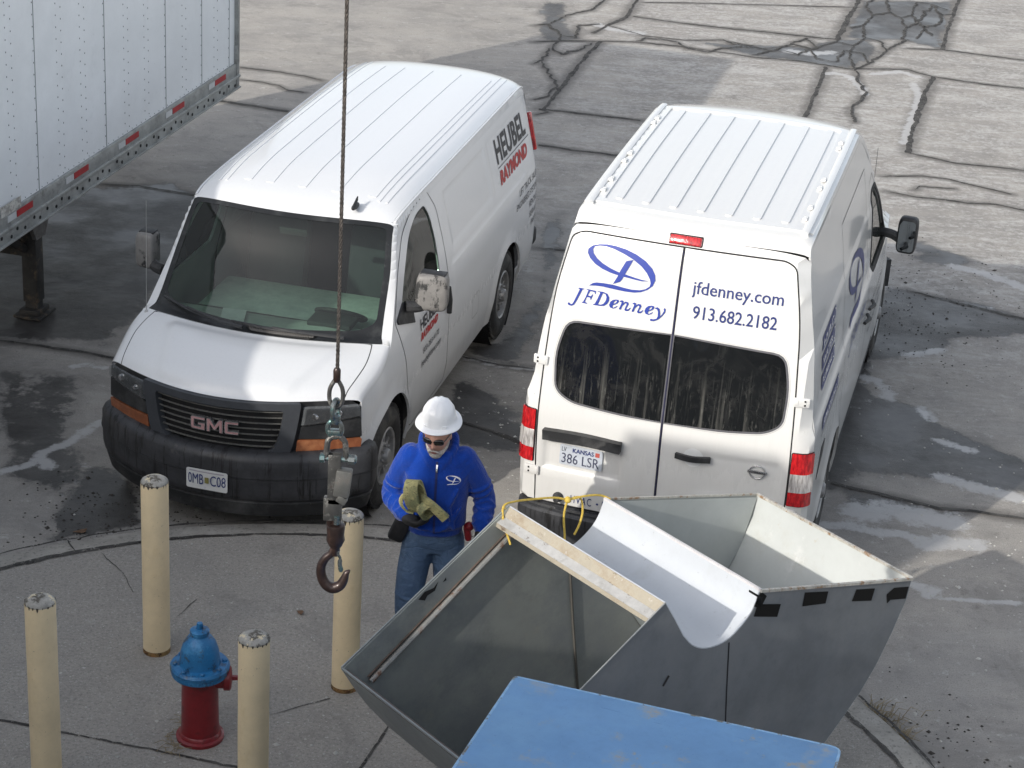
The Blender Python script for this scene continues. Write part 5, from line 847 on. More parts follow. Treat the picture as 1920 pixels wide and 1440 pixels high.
# rims
RIMM = M('cut_sheet_edge', (.52, .50, .45), .5, .2, var=.2, vs=25, spots=[(20, .55, .62, (.30, .19, .11))])
def bar(name, a, b, wx, wz, mat, par=H): 
    a = Vector(a); b = Vector(b); return MB().add(sweep([a, a.lerp(b, .33), a.lerp(b, .66), b], 1, prof=[(wz/2, -wx/2), (wz/2, wx/2), (-wz/2, wx/2), (-wz/2, -wx/2)], up=(0, 0, 1))).build(name, mat, par)
bar('rim', (.70, -.004, 1.848), (1.968, -.004, 1.520), .016, .016, RIMM); bar('rim', (1.972, 0, 1.520), (1.972, LV_, 1.520), .014, .016, RIMM); bar('rim', (.70, LV_, 1.848), (1.968, LV_, 1.520), .012, .012, RIMM); bar('rim', (.703, 0, 1.850), (.703, LV_, 1.850), .014, .014, M('pale_edge', (.62, .60, .60), .5))
bar('rim', (-1.078, 0, 1.360), (-1.078, LV_, 1.360), .010, .010, GALVD); bar('rim', (-1.078, LV_+.003, 1.362), (0, LV_+.003, 2.004), .008, .010, GALVD); bar('rim', (-1.078, -.003, 1.362), (0, -.003, 2.004), .006, .006, M('bright_edge', (.36, .37, .36), .45, .3))
# ridge: cream flange with a whitish angle iron under it
CRM = M('cream_scuffed_flange', (.40, .36, .285), .6, var=.14, vs=5, spots=[(5, .50, .66, (.27, .215, .15)), (12, .60, .66, (.13, .09, .06), (1, .4, 1)), (20, .64, .7, (.50, .47, .42))]); WHS = M('whitewashed_angle_iron', (.47, .465, .45), .6, .1, var=.14, vs=9, spots=[(7, .52, .66, (.33, .32, .30)), (22, .62, .68, (.15, .12, .10), (1, .5, 1))])
strip('ridge_flange', [(-.036, 1.952), (-.002, 2.0)][::-1], CRM, .006, .006, LV_-.006, 4, 0)
strip('ridge_angle', [(-.086, 1.930), (-.034, 1.951)][::-1], WHS, .006, .006, LV_-.006, 4, 0); strip('ridge_angle_lip', [(-.090, 1.905), (-.087, 1.930)][::-1], CRM, .006, .006, LV_-.006, 4, 0)
# inner bead along the back wall of the left bin
dv = Vector((1.076, 0, .643)).normalized(); nv = Vector((-.643, 0, 1.076)).normalized()*-1
a0 = Vector((-1.066, LV_-.035, 1.365))+nv*.125; a1 = Vector((0, LV_-.035, 2.0))+nv*.125
MB().add(sweep([(-.905, LV_-.024, 1.232), (-.4, LV_-.024, 1.567), (.02, LV_-.024, 1.845)], .017, 10)).build('back_bead',  M('rubbed_steel_bead', (.30, .30, .285), .4, .4, var=.2, vs=14, spots=[(14, .55, .65, (.16, .09, .06))]), H)
MB().add(sweep([(-.915, LV_-.010, 1.255), (-.4, LV_-.010, 1.595), (-.02, LV_-.010, 1.845)], .006, 6)).build('back_bead_groove', M('rust_stained_groove', (.10, .07, .055), .7, var=.3, vs=20), H)
bar('left_lip', Vector((-1.068, .10, 1.352)), Vector((-1.068, LV_-.02, 1.352)), .026, .006, M('rust_brown_lip', (.11, .085, .075), .6, var=.3, vs=20))
MB().add(sweep([(.455, LV_-.010, 1.59), (.53, LV_-.010, 1.1), (.615, LV_-.010, .60)], .008, 6)).build('back_seam', M('seam_bead', (.10, .095, .085), .7), H)
MB().add(sweep([(.505, -.0005, 1.60), (.53, -.0005, 1.3), (.56, -.0005, 1.0), (.60, -.0005, .25)], .004, 6)).build('front_seam', SEAM, H)
br = MB()
for q in ((.80, .55, 1.62, .03),): br.add(bxv(.05, .62, .008), TR(.795, .47, 1.655, ry=R(15))).add(bxv(.008, .62, .05), TR(.770, .47, 1.64))
br.build('bin_bracket', ALU, H)
TAPE = Mat('black_duct_tape'); TAPE.col((.004, .004, .004)); TAPE.set(rough=.55, spec=.2); TAPE = TAPE.m
for P in ([(1.059, 1.722), (1.248, 1.668), (1.238, 1.598), (1.052, 1.640)], [(1.488, 1.603), (1.646, 1.560), (1.630, 1.488), (1.462, 1.538)], [(1.82, 1.508), (1.948, 1.475), (1.936, 1.402), (1.80, 1.438), (1.775, 1.424), (1.762, 1.484)], [(.690, 1.770), (.872, 1.712), (.856, 1.640), (.672, 1.702)], [(.703, 1.845), (.752, 1.800), (.715, 1.738), (.664, 1.765)]): patch('tape_patch', P, [], lambda u, z: (u, -.004, z), .2, .2, TAPE, H, thick=.002, sgn=1, smooth=0)
MB().add(bxv(.004, .10, .05), TR(.687, .015, 1.80)).build('tape_patch', TAPE, H)
patch('torn_hole', [(-.60, 1.62), (-.56, 1.655), (-.50, 1.66), (-.47, 1.69), (-.49, 1.64), (-.54, 1.625), (-.555, 1.60)], [], plane(LV_-.0075), .2, .2, BLACK, H, smooth=0); patch('torn_hole', [(-.44, 1.675), (-.42, 1.70), (-.415, 1.68)], [], plane(LV_-.0075), .2, .2, BLACK, H, smooth=0)
for P in ([(.08, 1.55), (.045, 1.50)], [(-.08, 1.25), (-.13, 1.20)]): MB().add(sweep([(P[0][0], -.002, P[0][1]), (P[1][0], -.002, P[1][1])], .006, 5)).build('slot', BLACK, H)
# rope and string
YR = M('yellow_polypropylene_rope', (.60, .42, .07), .7, var=.2, vs=60, bump=.4, bs=250, bd=.003)
HM = Matrix.Translation((.829, 8.951, 0)) @ Euler((0, 0, math.atan2(.654, .757))).to_matrix().to_4x4()
rp = MB(); rp.add(sweep(smoothpts([(-.06, LV_-.10, 1.83), (-.05, LV_-.02, 1.93), (-.03, LV_+.012, 2.005), (.06, LV_+.03, 2.0), (.20, LV_+.05, 1.965), (.36, LV_+.05, 1.93), (.46, LV_+.03, 1.90), (.55, LV_+.015, 1.90), (.64, LV_+.01, 1.885), (.70, LV_+.01, 1.862), (.73, LV_-.02, 1.845)], 6), .0065, 6)).add(sweep(smoothpts([(.45, LV_+.03, 1.905), (.44, LV_+.04, 1.80), (.45, LV_+.03, 1.66), (.44, LV_+.03, 1.60)], 6), .0065, 6)).add(sweep(smoothpts([(.45, LV_+.03, 1.90), (.54, LV_+.03, 1.89), (.57, LV_+.03, 1.80), (.555, LV_+.03, 1.72), (.52, LV_+.03, 1.66)], 6), .0065, 6)).add(sphere(.02, .02, .02, 10, 8), TR(.45, LV_+.03, 1.90))
ro = rp.build('yellow_rope', YR); ro.matrix_world = HM; tag(ro, 'yellow rope knotted across the back end of the sheet metal saddle', 'rope')
ro = MB().add(sweep(smoothpts([(-.03, LV_+.004, 2.0), (.02, LV_-.02, 1.91), (.055, LV_-.02, 1.835), (.12, LV_-.02, 1.765), (.18, LV_-.02, 1.71), (.25, LV_-.02, 1.65), (.33, LV_-.02, 1.60)], 6), .0030, 5)).build('thin_cord', YR); ro.matrix_world = HM; tag(ro, 'thin yellow cord hanging into the left bin of the hopper', 'cord')
def spt(u, n_): return (u, n_, float(np.interp(u, [p[0] for p in sadp], [p[1] for p in sadp]))+.004)
ro = MB().add(sweep(smoothpts([spt(.03, .35), spt(.10, .40), spt(.17, .40), spt(.24, .34), spt(.28, .26), spt(.30, .17)], 6), .0018, 4)).build('green_string', M('green_string', (.03, .20, .16), .7)); ro.matrix_world = HM; tag(ro, 'thin green string curled on the pale sheet metal saddle', 'string')

# ================================================================ blue container in the foreground
BL = M('worn_sky_blue_paint', '#6490bd', .55, var=.10, vs=1.4, bump=.25, bs=9, bd=.010, spots=[(2.2, .48, .72, '#6d98c0'), (4.0, .58, .70, '#8496a8'), (8, .63, .70, '#8f9290'), (3.0, .66, .70, '#3c6a9a', (.4, 6, 1)), (70, .64, .70, '#3f6fa3'), (16, .72, .76, '#a49a80')])
BC = empty('blue_steel_container', 'blue painted steel container with a scuffed flat top in the foreground', 'container', (.098, 7.87, 0), math.atan2(7.465-7.87, 1.507-.098))
Lx = 1.462; cp = rpoly([(0, 0), (Lx, 0), (Lx+.02, -2.5), (-.085, -2.5)], [.02, .045, .04, .04])
patch('lid', cp, [], lambda u, v: (u, v, 2.2), .25, .25, BL, BC, thick=.035)
MB().add(sweep([(p[0], p[1], 2.197) for p in cp], .0065, 6, True)).build('lid_edge', M('rubbed_highlight_blue_edge', '#86aed2', .5, var=.15, vs=20, spots=[(12, .55, .62, '#6c6a62')]), BC)  # worn paint line, lightened to paint in the bevel's highlight
patch('box', [(p[0]*.985+.01, p[1]*.985-.015) for p in cp], [], lambda u, v: (u, v, 2.17), .5, .5, BL, BC, thick=2.03)
# ================================================================ bollards
EXPO = M('exposed_dark_pipe', (.07, .055, .045), .8)
def bollard(x, y, label, seed):
    b = empty('bollard', label, 'bollard', (x, y, .133), seed, 'cream bollards on the sidewalk'); r = .085
    pr = [(r*1.0, 0)]; rr = random.Random(seed)
    for k in range(1, 16): pr.append((r*(1+rr.uniform(-.006, .006)), 1.196*k/15))
    po = MB().add(lathe(pr, 40, False)); MB().add(lathe([(r*.985, 1.180), (r*.992, 1.200), (r*.93, 1.209), (r*.76, 1.219), (r*.5, 1.227), (r*.01, 1.231)], 40)).build('concrete_cap', CHIPPED, b)
    ch = MB()
    for k in range(18):                                           # flaked paint at the lip
        a = 2*PI*k/18+rr.uniform(-.1, .1); w_ = rr.uniform(.05, .22); h = rr.uniform(.006, .030); n_ = 5
        v = [((r*1.012)*math.cos(a+w_*(j/n_-.5)), (r*1.012)*math.sin(a+w_*(j/n_-.5)), 1.198-(h*math.sin(PI*j/n_)*rr.uniform(.6, 1) if lay else -.006)) for lay in (0, 1) for j in range(n_+1)]; ch.add((v, [(j, j+1, n_+2+j, n_+1+j) for j in range(n_)]))
    po.add((ch.v, ch.f), None, 1); po.build('post', CREAM, b, mats=[CREAM, EXPO])
    MB().add(lathe([(r*1.012, .0), (r*1.010, .015), (r*1.005, .030)], 40, False)).build('rusty_foot', RUST, b); return b
bollard(-2.484, 9.695, 'cream bollard at the left edge of the photo with flaked paint on its cap', 1); bollard(-2.136, 11.190, 'cream bollard standing before the cargo van number plate', 2)
bollard(-.9155, 10.911, 'cream bollard behind the hanging crane hook', 3); bollard(-1.284, 9.454, 'cream bollard immediately right of the fire hydrant', 4)
# ================================================================ hydrant
HY = empty('fire_hydrant', 'red fire hydrant with a blue bonnet standing between the bollards', 'fire hydrant', (-1.71, 10.27, .133), R(-8)); HY.scale = (1.09, 1.09, 1.06)
HR = M('dark_red_hydrant_paint', '#84161f', .45, var=.12, vs=8, bump=.15, bs=35, bd=.006, spots=[(9, .56, .68, '#5b1a1e'), (30, .66, .70, '#2a1413'), (5, .62, .70, '#a03a3c')], coat=.3); HB = M('blue_hydrant_paint', '#2472a8', .45, var=.12, vs=10, bump=.15, bs=35, bd=.006, spots=[(12, .54, .64, '#1d3550'), (8, .54, .68, '#4a92c4'), (6, .57, .63, '#4a5a60')], coat=.1)
MB().add(lathe([(.128, 0), (.130, .02), (.116, .028), (.112, .042), (.104, .05), (.101, .10), (.098, .36), (.104, .40), (.108, .43)], 40)).build('barrel', HR, HY)
bo_ = MB().add(lathe([(.118, .415), (.150, .420), (.154, .432), (.150, .446), (.158, .450), (.160, .468), (.150, .482), (.112, .488), (.108, .50), (.102, .56), (.088, .61), (.066, .645), (.048, .660), (.046, .672), (.052, .676), (.052, .690), (.040, .698), (.018, .702)], 40)).build('bonnet', HB, HY)
for k in range(8): a = 2*PI*(k+.5)/8; MB().add(lathe([(.014, .478), (.014, .492), (.009, .497)], 6), TR(.132*math.cos(a), .132*math.sin(a), 0)).build('bolt', HB, bo_)
MB().add(lathe([(.019, .700), (.017, .735)], 5)).build('operating_nut', HB, bo_)
for a, sz in ((R(14), 1.15),):
    rot = Euler((0, R(90), a)).to_matrix().to_4x4(); nz = MB().add(lathe([(.050*sz, .08), (.050*sz, .125), (.060*sz, .128), (.060*sz, .160), (.050*sz, .168), (.020, .172)], 24), TR(0, 0, .385) @ rot).build('nozzle_cap', HR, HY)
    MB().add(lathe([(.017, .17), (.015, .205)], 5), TR(0, 0, .385) @ rot).build('cap_nut', HR, nz)
tr = MB()
for k in range(26): a = random.uniform(2.2, 4.6); d = random.uniform(.13, .22); x, y = -1.71+d*math.cos(a), 10.25+d*math.sin(a); b = random.uniform(0, 6); tr.add(sweep([(x, y, .139), (x+.05*math.cos(b), y+.05*math.sin(b), .15), (x+.09*math.cos(b+.4), y+.08*math.sin(b+.4), .14)], .002, 4))
tag(tr.build('dead_grass', DRY), 'wisp of dead grass at the foot of the fire hydrant', 'dead grass')
LEAFM = M('brown_leaf', (.16, .09, .05), .8, var=.3, vs=20); PAPM = M('white_paint_flake', (.62, .62, .60), .7)
def scrap(nm_, x, y, z, s, a, mat, lab, cat, grp):
    r = random.Random(int(x*977+y*131)); n_ = 7; pts = [(s*(1 if k % 2 else .55)*math.cos(2*PI*k/n_)*r.uniform(.6, 1.2), s*.5*math.sin(2*PI*k/n_)*r.uniform(.6, 1.2), z+r.uniform(.004, .016)) for k in range(n_)]
    o = mk(nm_, [(0, 0, z+.01)]+pts, [(0, k+1, (k+1) % n_+1) for k in range(n_)], mat, None, 0); o.location = (x, y, 0); o.rotation_euler = (0, 0, a); tag(o, lab, cat, grp)
scrap('dry_leaf', -2.98, 12.9, 0, .07, .5, LEAFM, 'brown dry leaf on the wet concrete left of the front bollards', 'leaf', None); scrap('dry_leaf', -1.29, 11.75, .135, .05, 2, LEAFM, 'small curled leaf on the sidewalk left of the crane hook', 'leaf', None)
scrap('paper_strip', -.60, 12.98, .0, .09, .7, PAPM, 'white paper strip on the ground by the cargo van front wheel', 'paper', None)
for i, (x, y, z, lb) in enumerate([(-2.6, 13.3, 0, 'white flake on the wet street concrete left of the second bollard'), (-2.1, 9.7, .134, 'white flake on the sidewalk near the leftmost bollard'), (-1.80, 9.62, .134, 'pair of chalky flakes below the fire hydrant, the larger one'), (-1.62, 9.66, .134, 'small flake below and right of the fire hydrant'), (-1.45, 10.05, .134, 'white flake between the hydrant and the bollard right of it'), (-.62, 13.4, 0, 'flake on the street beside the cargo van front wheel'), (-.1, 14.1, 0, 'white flake on the street between the two vans, nearest the man'), (.05, 14.9, 0, 'white flake on the street between the two vans, farthest one')]): scrap('paint_flake', x, y, z, .022, i, PAPM, lb, 'debris', 'white flakes scattered on the concrete')
def grit(label, cx, cy, sx, sy, n_, z, mat, seed):
    r = random.Random(seed); mb = MB()
    for k in range(n_):
        x, y = r.gauss(cx, sx), r.gauss(cy, sy); q = r.uniform(.004, .014)*(2 if r.random() < .06 else 1)
        if z == 0 and math.hypot(x-ISL[0], y-ISL[1]) < 4.02: continue
        mb.add(([(x+q*r.uniform(.6, 1.2)*math.cos(a), y+q*r.uniform(.6, 1.2)*math.sin(a), z+.001) for a in (0, 1.6, 3.1, 4.7)]+[(x, y, z+q*.7)], [(0, 1, 4), (1, 2, 4), (2, 3, 4), (3, 0, 4)]))
    tag(mb.build('grit', mat, None, 0), label, 'grit', None, 'stuff')
GRD, GRL = M('dark_grit', (.05, .045, .04), .9), M('pale_grit', (.50, .49, .46), .9)
grit('dark grit and crumbs washed up along the kerb before the cargo van', -2.7, 13.1, .45, .35, 420, 0, GRD, 1); grit('dark grit on the wet concrete beside the high-roof van', 3.6, 18.4, .8, .9, 420, 0, GRD, 2); grit('dark crumbs at the kerb in the bottom right corner', 2.75, 10.9, .22, .35, 80, 0, GRD, 5)
grit('pale gravel specks strewn between the vans', .0, 14.6, .5, 1.4, 240, 0, GRL, 3); grit('pale specks strewn over the sidewalk', -1.4, 10.6, 1.0, 1.0, 260, .134, GRL, 4); grit('pale gravel specks on the open yard right of the hopper', 3.3, 13.2, .7, 1.9, 360, 0, GRL, 6)
# ================================================================ crane hook
HK = empty('crane_hook', 'steel crane hook hanging on a wire rope in front of the bollard', 'crane hook', (-.652, 7.13, 3.502))
ST = M('worn_steel', (.075, .074, .072), .45, .5, var=.25, vs=14, spots=[(18, .55, .66, (.24, .235, .22)), (12, .60, .7, (.08, .06, .05))], bump=.15, bs=60); RBR = M('rust_brown_forged_steel', (.034, .020, .017), .36, .35, var=.35, vs=12, spots=[(14, .55, .7, (.065, .038, .03)), (8, .62, .75, (.03, .022, .02))], bump=.12, bs=50, coat=.2); ZN = M('zinc_plated_steel', (.20, .215, .215), .28, .8, var=.3, vs=30, spots=[(30, .5, .6, (.12, .20, .20))])
def rope():
    vs = []; fs = []; n = 18; L = 12.0; steps = 800
    for i in range(steps+1):
        z = .455+L*i/steps; 
        for k in range(n): a = 2*PI*k/n; r = .0066*(1+.17*math.cos(6*a)); b = a+z*52; vs.append((-.010+r*math.cos(b), r*math.sin(b), z))
    for i in range(steps):
        for k in range(n): k2 = (k+1) % n; fs.append((i*n+k, i*n+k2, (i+1)*n+k2, (i+1)*n+k))
    mk('wire_rope', vs, fs, M('oiled_wire_rope', (.085, .075, .068), .45, .5, var=.3, vs=60), HK)
rope()
MB().add(lathe([(.010, .0), (.014, .006), (.0145, .05), (.010, .058)], 16), TR(-.011, 0, .415)).build('swage_sleeve', RBR, HK)
ring = lambda rx, rz, r, n=28, a0=0, a1=2*PI: [(rx*math.cos(a0+(a1-a0)*k/n), 0, rz*math.sin(a0+(a1-a0)*k/n)) for k in range(n if a1-a0 > 6.2 else n+1)]
MB().add(sweep(smoothpts([(0, 0, .06), (.022, 0, .02), (.026, 0, -.02), (.018, 0, -.052), (0, 0, -.064), (-.018, 0, -.052), (-.026, 0, -.02), (-.022, 0, .02), (0, 0, .06)], 4), .0085, 8), TR(-.012, 0, .372)).build('thimble_eye', ST, HK)
MB().add(sweep(ring(.027, .040, 0), .0095, 10, True), TR(-.013, 0, .300, rz=R(70))).add(lathe([(.016, -.02), (.020, -.008), (.020, .012), (.012, .02)], 14), TR(-.013, 0, .262)).build('swivel_eye', ZN, HK)
MB().add(sweep(ring(.027, .036, 0), .0095, 10, True), TR(-.014, 0, .218)).add(bxv(.05, .03, .022, .005), TR(-.016, 0, .205)).build('swivel_jaw', ZN, HK)
sh = MB().add(sweep(smoothpts([(-.040, 0, -.045), (-.036, 0, .0), (-.030, 0, .035), (0, 0, .055), (.030, 0, .035), (.036, 0, 0), (.040, 0, -.045)], 5), .0115, 10), TR(-.006, 0, .135)).build('shackle', ST, HK); MB().add(lathe([(.020, -.064), (.020, -.046), (.012, -.046), (.012, .046), (.021, .046), (.021, .070), (.013, .078)], 8), TR(-.004, 0, .092, ry=R(90))).build('shackle_bolt', ZN, sh)
lk = MB()
for dy in (-.013, .013): lk.add(bxv(.050, .008, .215, .004), TR(-.010, dy, .005))
lk.add(bxv(.072, .034, .10, .006), TR(-.014, 0, -.125)).build('load_link', ST, HK)
MB().add(bxv(.062, .045, .115, .006), TR(.024, -.008, -.005, ry=R(6))).add(bxv(.040, .05, .03, .004), TR(.022, -.006, -.075, ry=R(30))).build('load_cell', M('battered_grey_housing', (.12, .12, .114), .5, .4, var=.2, vs=14, spots=[(16, .55, .65, (.14, .13, .12)), (20, .64, .7, (.30, .30, .29))]), HK)
MB().add(sweep(smoothpts([(-.022, 0, -.24), (-.025, 0, -.17), (-.020, 0, -.115), (-.008, 0, -.095), (.004, 0, -.115), (.006, 0, -.17), (.004, 0, -.24)], 5), .0125, 10)).build('bail', RBR, HK)
MB().add(lathe([(.018, -.150), (.018, -.19), (.034, -.194), (.037, -.205), (.034, -.240), (.037, -.262), (.028, -.285), (.018, -.300), (.018, -.33)], 24), TR(.0, 0, 0)).build('swivel_body', RBR, HK)
MB().add(lathe([(.012, -.148), (.012, -.186)], 12), TR(.004, -.014, .0)).build('pin', ZN, HK)
hk = smoothpts([(-.006, 0, -.300), (-.018, 0, -.325), (-.040, 0, -.348), (-.056, 0, -.385), (-.054, 0, -.430), (-.036, 0, -.468), (-.006, 0, -.484), (.024, 0, -.470), (.040, 0, -.440), (.048, 0, -.412), (.060, 0, -.396)], 4); rr = list(np.interp(np.linspace(0, 1, len(hk)), [0, .12, .3, .5, .65, .8, .92, 1], [.017, .018, .021, .025, .026, .020, .013, .004]))
MB().add(sweep(hk, rr, 14, up=(0, 1, 0), prof=[(.85*math.cos(2*PI*k/14), math.sin(2*PI*k/14)*(1.0 if math.sin(2*PI*k/14) > 0 else .75)) for k in range(14)])).build('hook', RBR, HK, 60)
la = MB().add(sweep(smoothpts([(.006, -.004, -.322), (.020, -.004, -.34), (.020, -.004, -.37), (.026, -.004, -.402)], 4), [.006]*6+[.009]*4+[.010, .010, .006], 8)).add(lathe([(.011, -.016), (.011, .016)], 10), TR(.008, 0, -.318, rx=R(90))).build('safety_latch', ZN, HK)

# ================================================================ person
from mathutils.bvhtree import BVHTree
PE = empty('person', 'man in white hard hat, sunglasses and royal blue hoodie holding a coiled yellow strap', 'person', (-.419, 11.20, .133))
def loft(rings, seg=28):
    """rings (cx, cy, z, rx, ry, e)"""
    v = []; f = []; sp = lambda x, p: math.copysign(abs(x)**p, x)
    for cx, cy, z, rx, ry, *e in rings:
        e = e[0] if e else .85
        for k in range(seg): a = 2*PI*k/seg; v.append((cx+rx*sp(math.cos(a), e), cy+ry*sp(math.sin(a), e), z))
    n = len(rings)
    for i in range(n-1):
        for k in range(seg): k2 = (k+1) % seg; f.append((i*seg+k, i*seg+k2, (i+1)*seg+k2, (i+1)*seg+k))
    f.append(tuple(range(seg))[::-1]); f.append(tuple((n-1)*seg+k for k in range(seg))); return v, f
def fuse(mb, name, mat, parent, vox, sm=4, fac=.5):
    """weld overlapping closed shapes into one continuous skin"""
    me = bpy.data.meshes.new(name); me.from_pydata(mb.v, [], mb.f); me.update(); o = bpy.data.objects.new(name, me); COL.objects.link(o)
    r = o.modifiers.new('r', 'REMESH'); r.mode = 'VOXEL'; r.voxel_size = vox; s = o.modifiers.new('s', 'SMOOTH'); s.iterations = sm; s.factor = fac
    dg = bpy.context.evaluated_depsgraph_get(); m2 = bpy.data.meshes.new_from_object(o.evaluated_get(dg)); bpy.data.objects.remove(o)
    m2.materials.clear(); m2.materials.append(mat); m2.polygons.foreach_set('use_smooth', [True]*len(m2.polygons)); m2.name = name
    o = bpy.data.objects.new(name, m2); COL.objects.link(o); o.parent = parent; return o
def limb(pts, rad, seg=14, sub=5):
    P = smoothpts(pts, sub); rr = list(np.interp(np.linspace(0, len(pts)-1, len(P)), range(len(pts)), rad)); v, f = sweep(P, rr, seg); mb = MB().add((v, f))
    for p, r in ((P[0], rr[0]), (P[-1], rr[-1])): mb.add(sphere(r*.98, r*.98, r*.98, 12, 8), Matrix.Translation(p))
    return mb.v, mb.f
SKIN = M('skin', (.50, .27, .20), .5, var=.08, vs=22, spots=[(16, .58, .75, (.50, .21, .16))])
HEADM = TR(-.004, -.048, 1.660, rx=R(18), rz=R(-14))
def headmesh():
    v, f = sphere(1, 1, 1, 48, 36); o = []
    g = lambda x, z, cx, cz, sx, sz: math.exp(-((x-cx)/sx)**2-((z-cz)/sz)**2)
    for x, y, z in v:
        X, Y, Z = x*.076*(1-.22*max(0, -z)**1.5), y*.098, z*.122; fr = max(0, -y)
        if fr > 0:
            Y -= fr*(.030*g(X, Z, 0, -.020, .011, .018)+.012*g(X, Z, 0, .010, .010, .03)+.010*g(X, Z, 0, -.098, .026, .018)+.008*g(X, Z, 0, .040, .05, .012)+.007*g(X, Z, 0, -.058, .024, .008)-.012*g(X, Z, .03, .018, .016, .012)-.012*g(X, Z, -.03, .018, .016, .012)-.004*g(X, Z, 0, -.066, .022, .004))
        o.append((X, Y, Z))
    return o, f
def hand(side, wrist, pdir, nrm, curl, glove=0.):
    """palm + five bent fingers; pdir = towards the fingers, nrm = back of the hand"""
    p = Vector(pdir).normalized(); n_ = Vector(nrm); n_ = (n_-p*n_.dot(p)).normalized(); s_ = p.cross(n_)*side; mb = MB(); w_ = Vector(wrist); r0 = .0085+glove
    for k in range(4):
        off = (k-1.5)*.021; L = (.040, .046, .043, .034)[k]; b = w_+p*(.088-.004*abs(k-1.5))+s_*off; mb.add(limb([w_+p*.01+s_*off*.75, w_+p*.05+s_*off*.95, b], [.0145+glove, .0145+glove, .012+glove], 8, 3))
        q = [b]; d = p.copy()
        for j in range(3): ang = curl*(1.0, 1.2, .8)[j]; d = (d*math.cos(ang)-n_*math.sin(ang)).normalized(); n2 = n_; q.append(q[-1]+d*L*(.9, .62, .5)[j]); n_k = (n_*math.cos(ang)+d*0).normalized()
        d = p; q = [b]; a = 0
        for j in range(3): a += curl*(1.0, 1.2, .8)[j]; q.append(q[-1]+(p*math.cos(a)-n_*math.sin(a))*L*(.9, .62, .5)[j])
        mb.add(limb(q, [r0+.0015, r0+.001, r0, r0-.0015], 8, 3))
    mb.add(limb([w_+p*.015+s_*-.022, w_+p*.045+s_*-.045-n_*.012, w_+p*.075+s_*-.050-n_*.030, w_+p*.092+s_*-.040-n_*.045], [.014+glove, .012+glove, .010+glove, .009+glove], 8, 3)); return mb.v, mb.f
shR, elR, wrR = (-.180, .0, 1.485), (-.272, .035, 1.20), (-.155, -.165, 1.135); shL, elL, wrL = (.180, .0, 1.485), (.300, .03, 1.21), (.285, -.105, 1.035)
hR = (wrR, (.86, -.42, -.05), (.10, -.45, -.88)); hL = (wrL, (-.12, -.52, -.82), (.85, -.45, .2))
b = MB(); b.add(headmesh(), HEADM)
for s in (1, -1): b.add(sphere(.010, .020, .032, 12, 8), HEADM @ TR(s*.076, .005, .0, rz=R(s*18)))
b.add(limb([(0, .02, 1.44), (0, .0, 1.53), (0, -.025, 1.61)], [.07, .058, .055])); b.add(loft([(0, .02, .88, .14, .10), (0, .02, 1.0, .155, .11), (0, .02, 1.12, .14, .10), (0, .01, 1.3, .165, .11), (0, .01, 1.45, .17, .10), (0, .01, 1.50, .11, .07)]))
for a in ((shR, elR, wrR), (shL, elL, wrL)): b.add(limb([a[0], Vector(a[0]).lerp(Vector(a[1]), .5), a[1], Vector(a[1]).lerp(Vector(a[2]), .5), a[2]], [.055, .048, .040, .036, .027]))
legs = {-1: [(-.085, .02, .93), (-.118, -.055, .73), (-.135, -.13, .53), (-.125, -.07, .32), (-.12, .03, .10)], 1: [(.085, .02, .93), (.100, -.02, .73), (.105, -.03, .53), (.105, .06, .32), (.11, .17, .10)]}
for s in legs: b.add(limb(legs[s], [.088, .078, .058, .052, .038]))
b.add(hand(-1, *hR, .75)); b.add(hand(1, *hL, .35)); fuse(b, 'body', SKIN, PE, .0055, 3)
# jeans
JE = Mat('worn_blue_denim'); _c = JE.mix(JE.noise(JE.coord(), 4, 6, .7), (.030, .065, .135), (.075, .13, .225)); _c = JE.mix(JE.ramp(JE.noise(JE.coord((1, 1, .5)), 7, 5), .5, .75), _c, (.105, .165, .26)); JE.col(_c); JE.set(rough=.85); JE.bump(JE.math('ADD', JE.noise(JE.coord((1, 1, 1.8)), 9, 4, .5, 1.2), JE.math('MULTIPLY', JE.noise(JE.coord(), 200, 2), .15)), .9, .025); JE = JE.m
j = MB(); j.add(loft([(0, .02, .86, .155, .115), (0, .02, .93, .172, .125), (0, .02, 1.02, .165, .12), (0, .02, 1.07, .158, .115)]))
for s in legs: j.add(limb([legs[s][0], legs[s][1], legs[s][2], (legs[s][3][0], legs[s][3][1]+.01, legs[s][3][2]), (legs[s][4][0], legs[s][4][1], .09)], [.104, .098, .084, .080, .078]))
for s, z, a in ((-1, .40, .3), (-1, .34, -.2), (1, .38, .2), (1, .33, -.3), (-1, .60, .4)):
    c = Vector(legs[s][3]) if z < .5 else Vector(legs[s][2]); j.add(sweep([(c.x+.080*math.cos(t), c.y+.080*math.sin(t), z+.012*math.sin(t*2+a)) for t in np.linspace(0, 2*PI, 18)[:-1]], .009, 6, True))
fuse(j, 'jeans', JE, PE, .008, 2)
for s in legs: x, y, _ = legs[s][4]; MB().add(loft([(x, y-.06, .0, .05, .145), (x, y-.06, .02, .052, .148), (x, y-.055, .05, .048, .14), (x, y-.01, .09, .045, .085), (x, y+.005, .14, .045, .06)])).build('boot', M('brown_work_boot', (.09, .05, .03), .6, var=.2), PE)
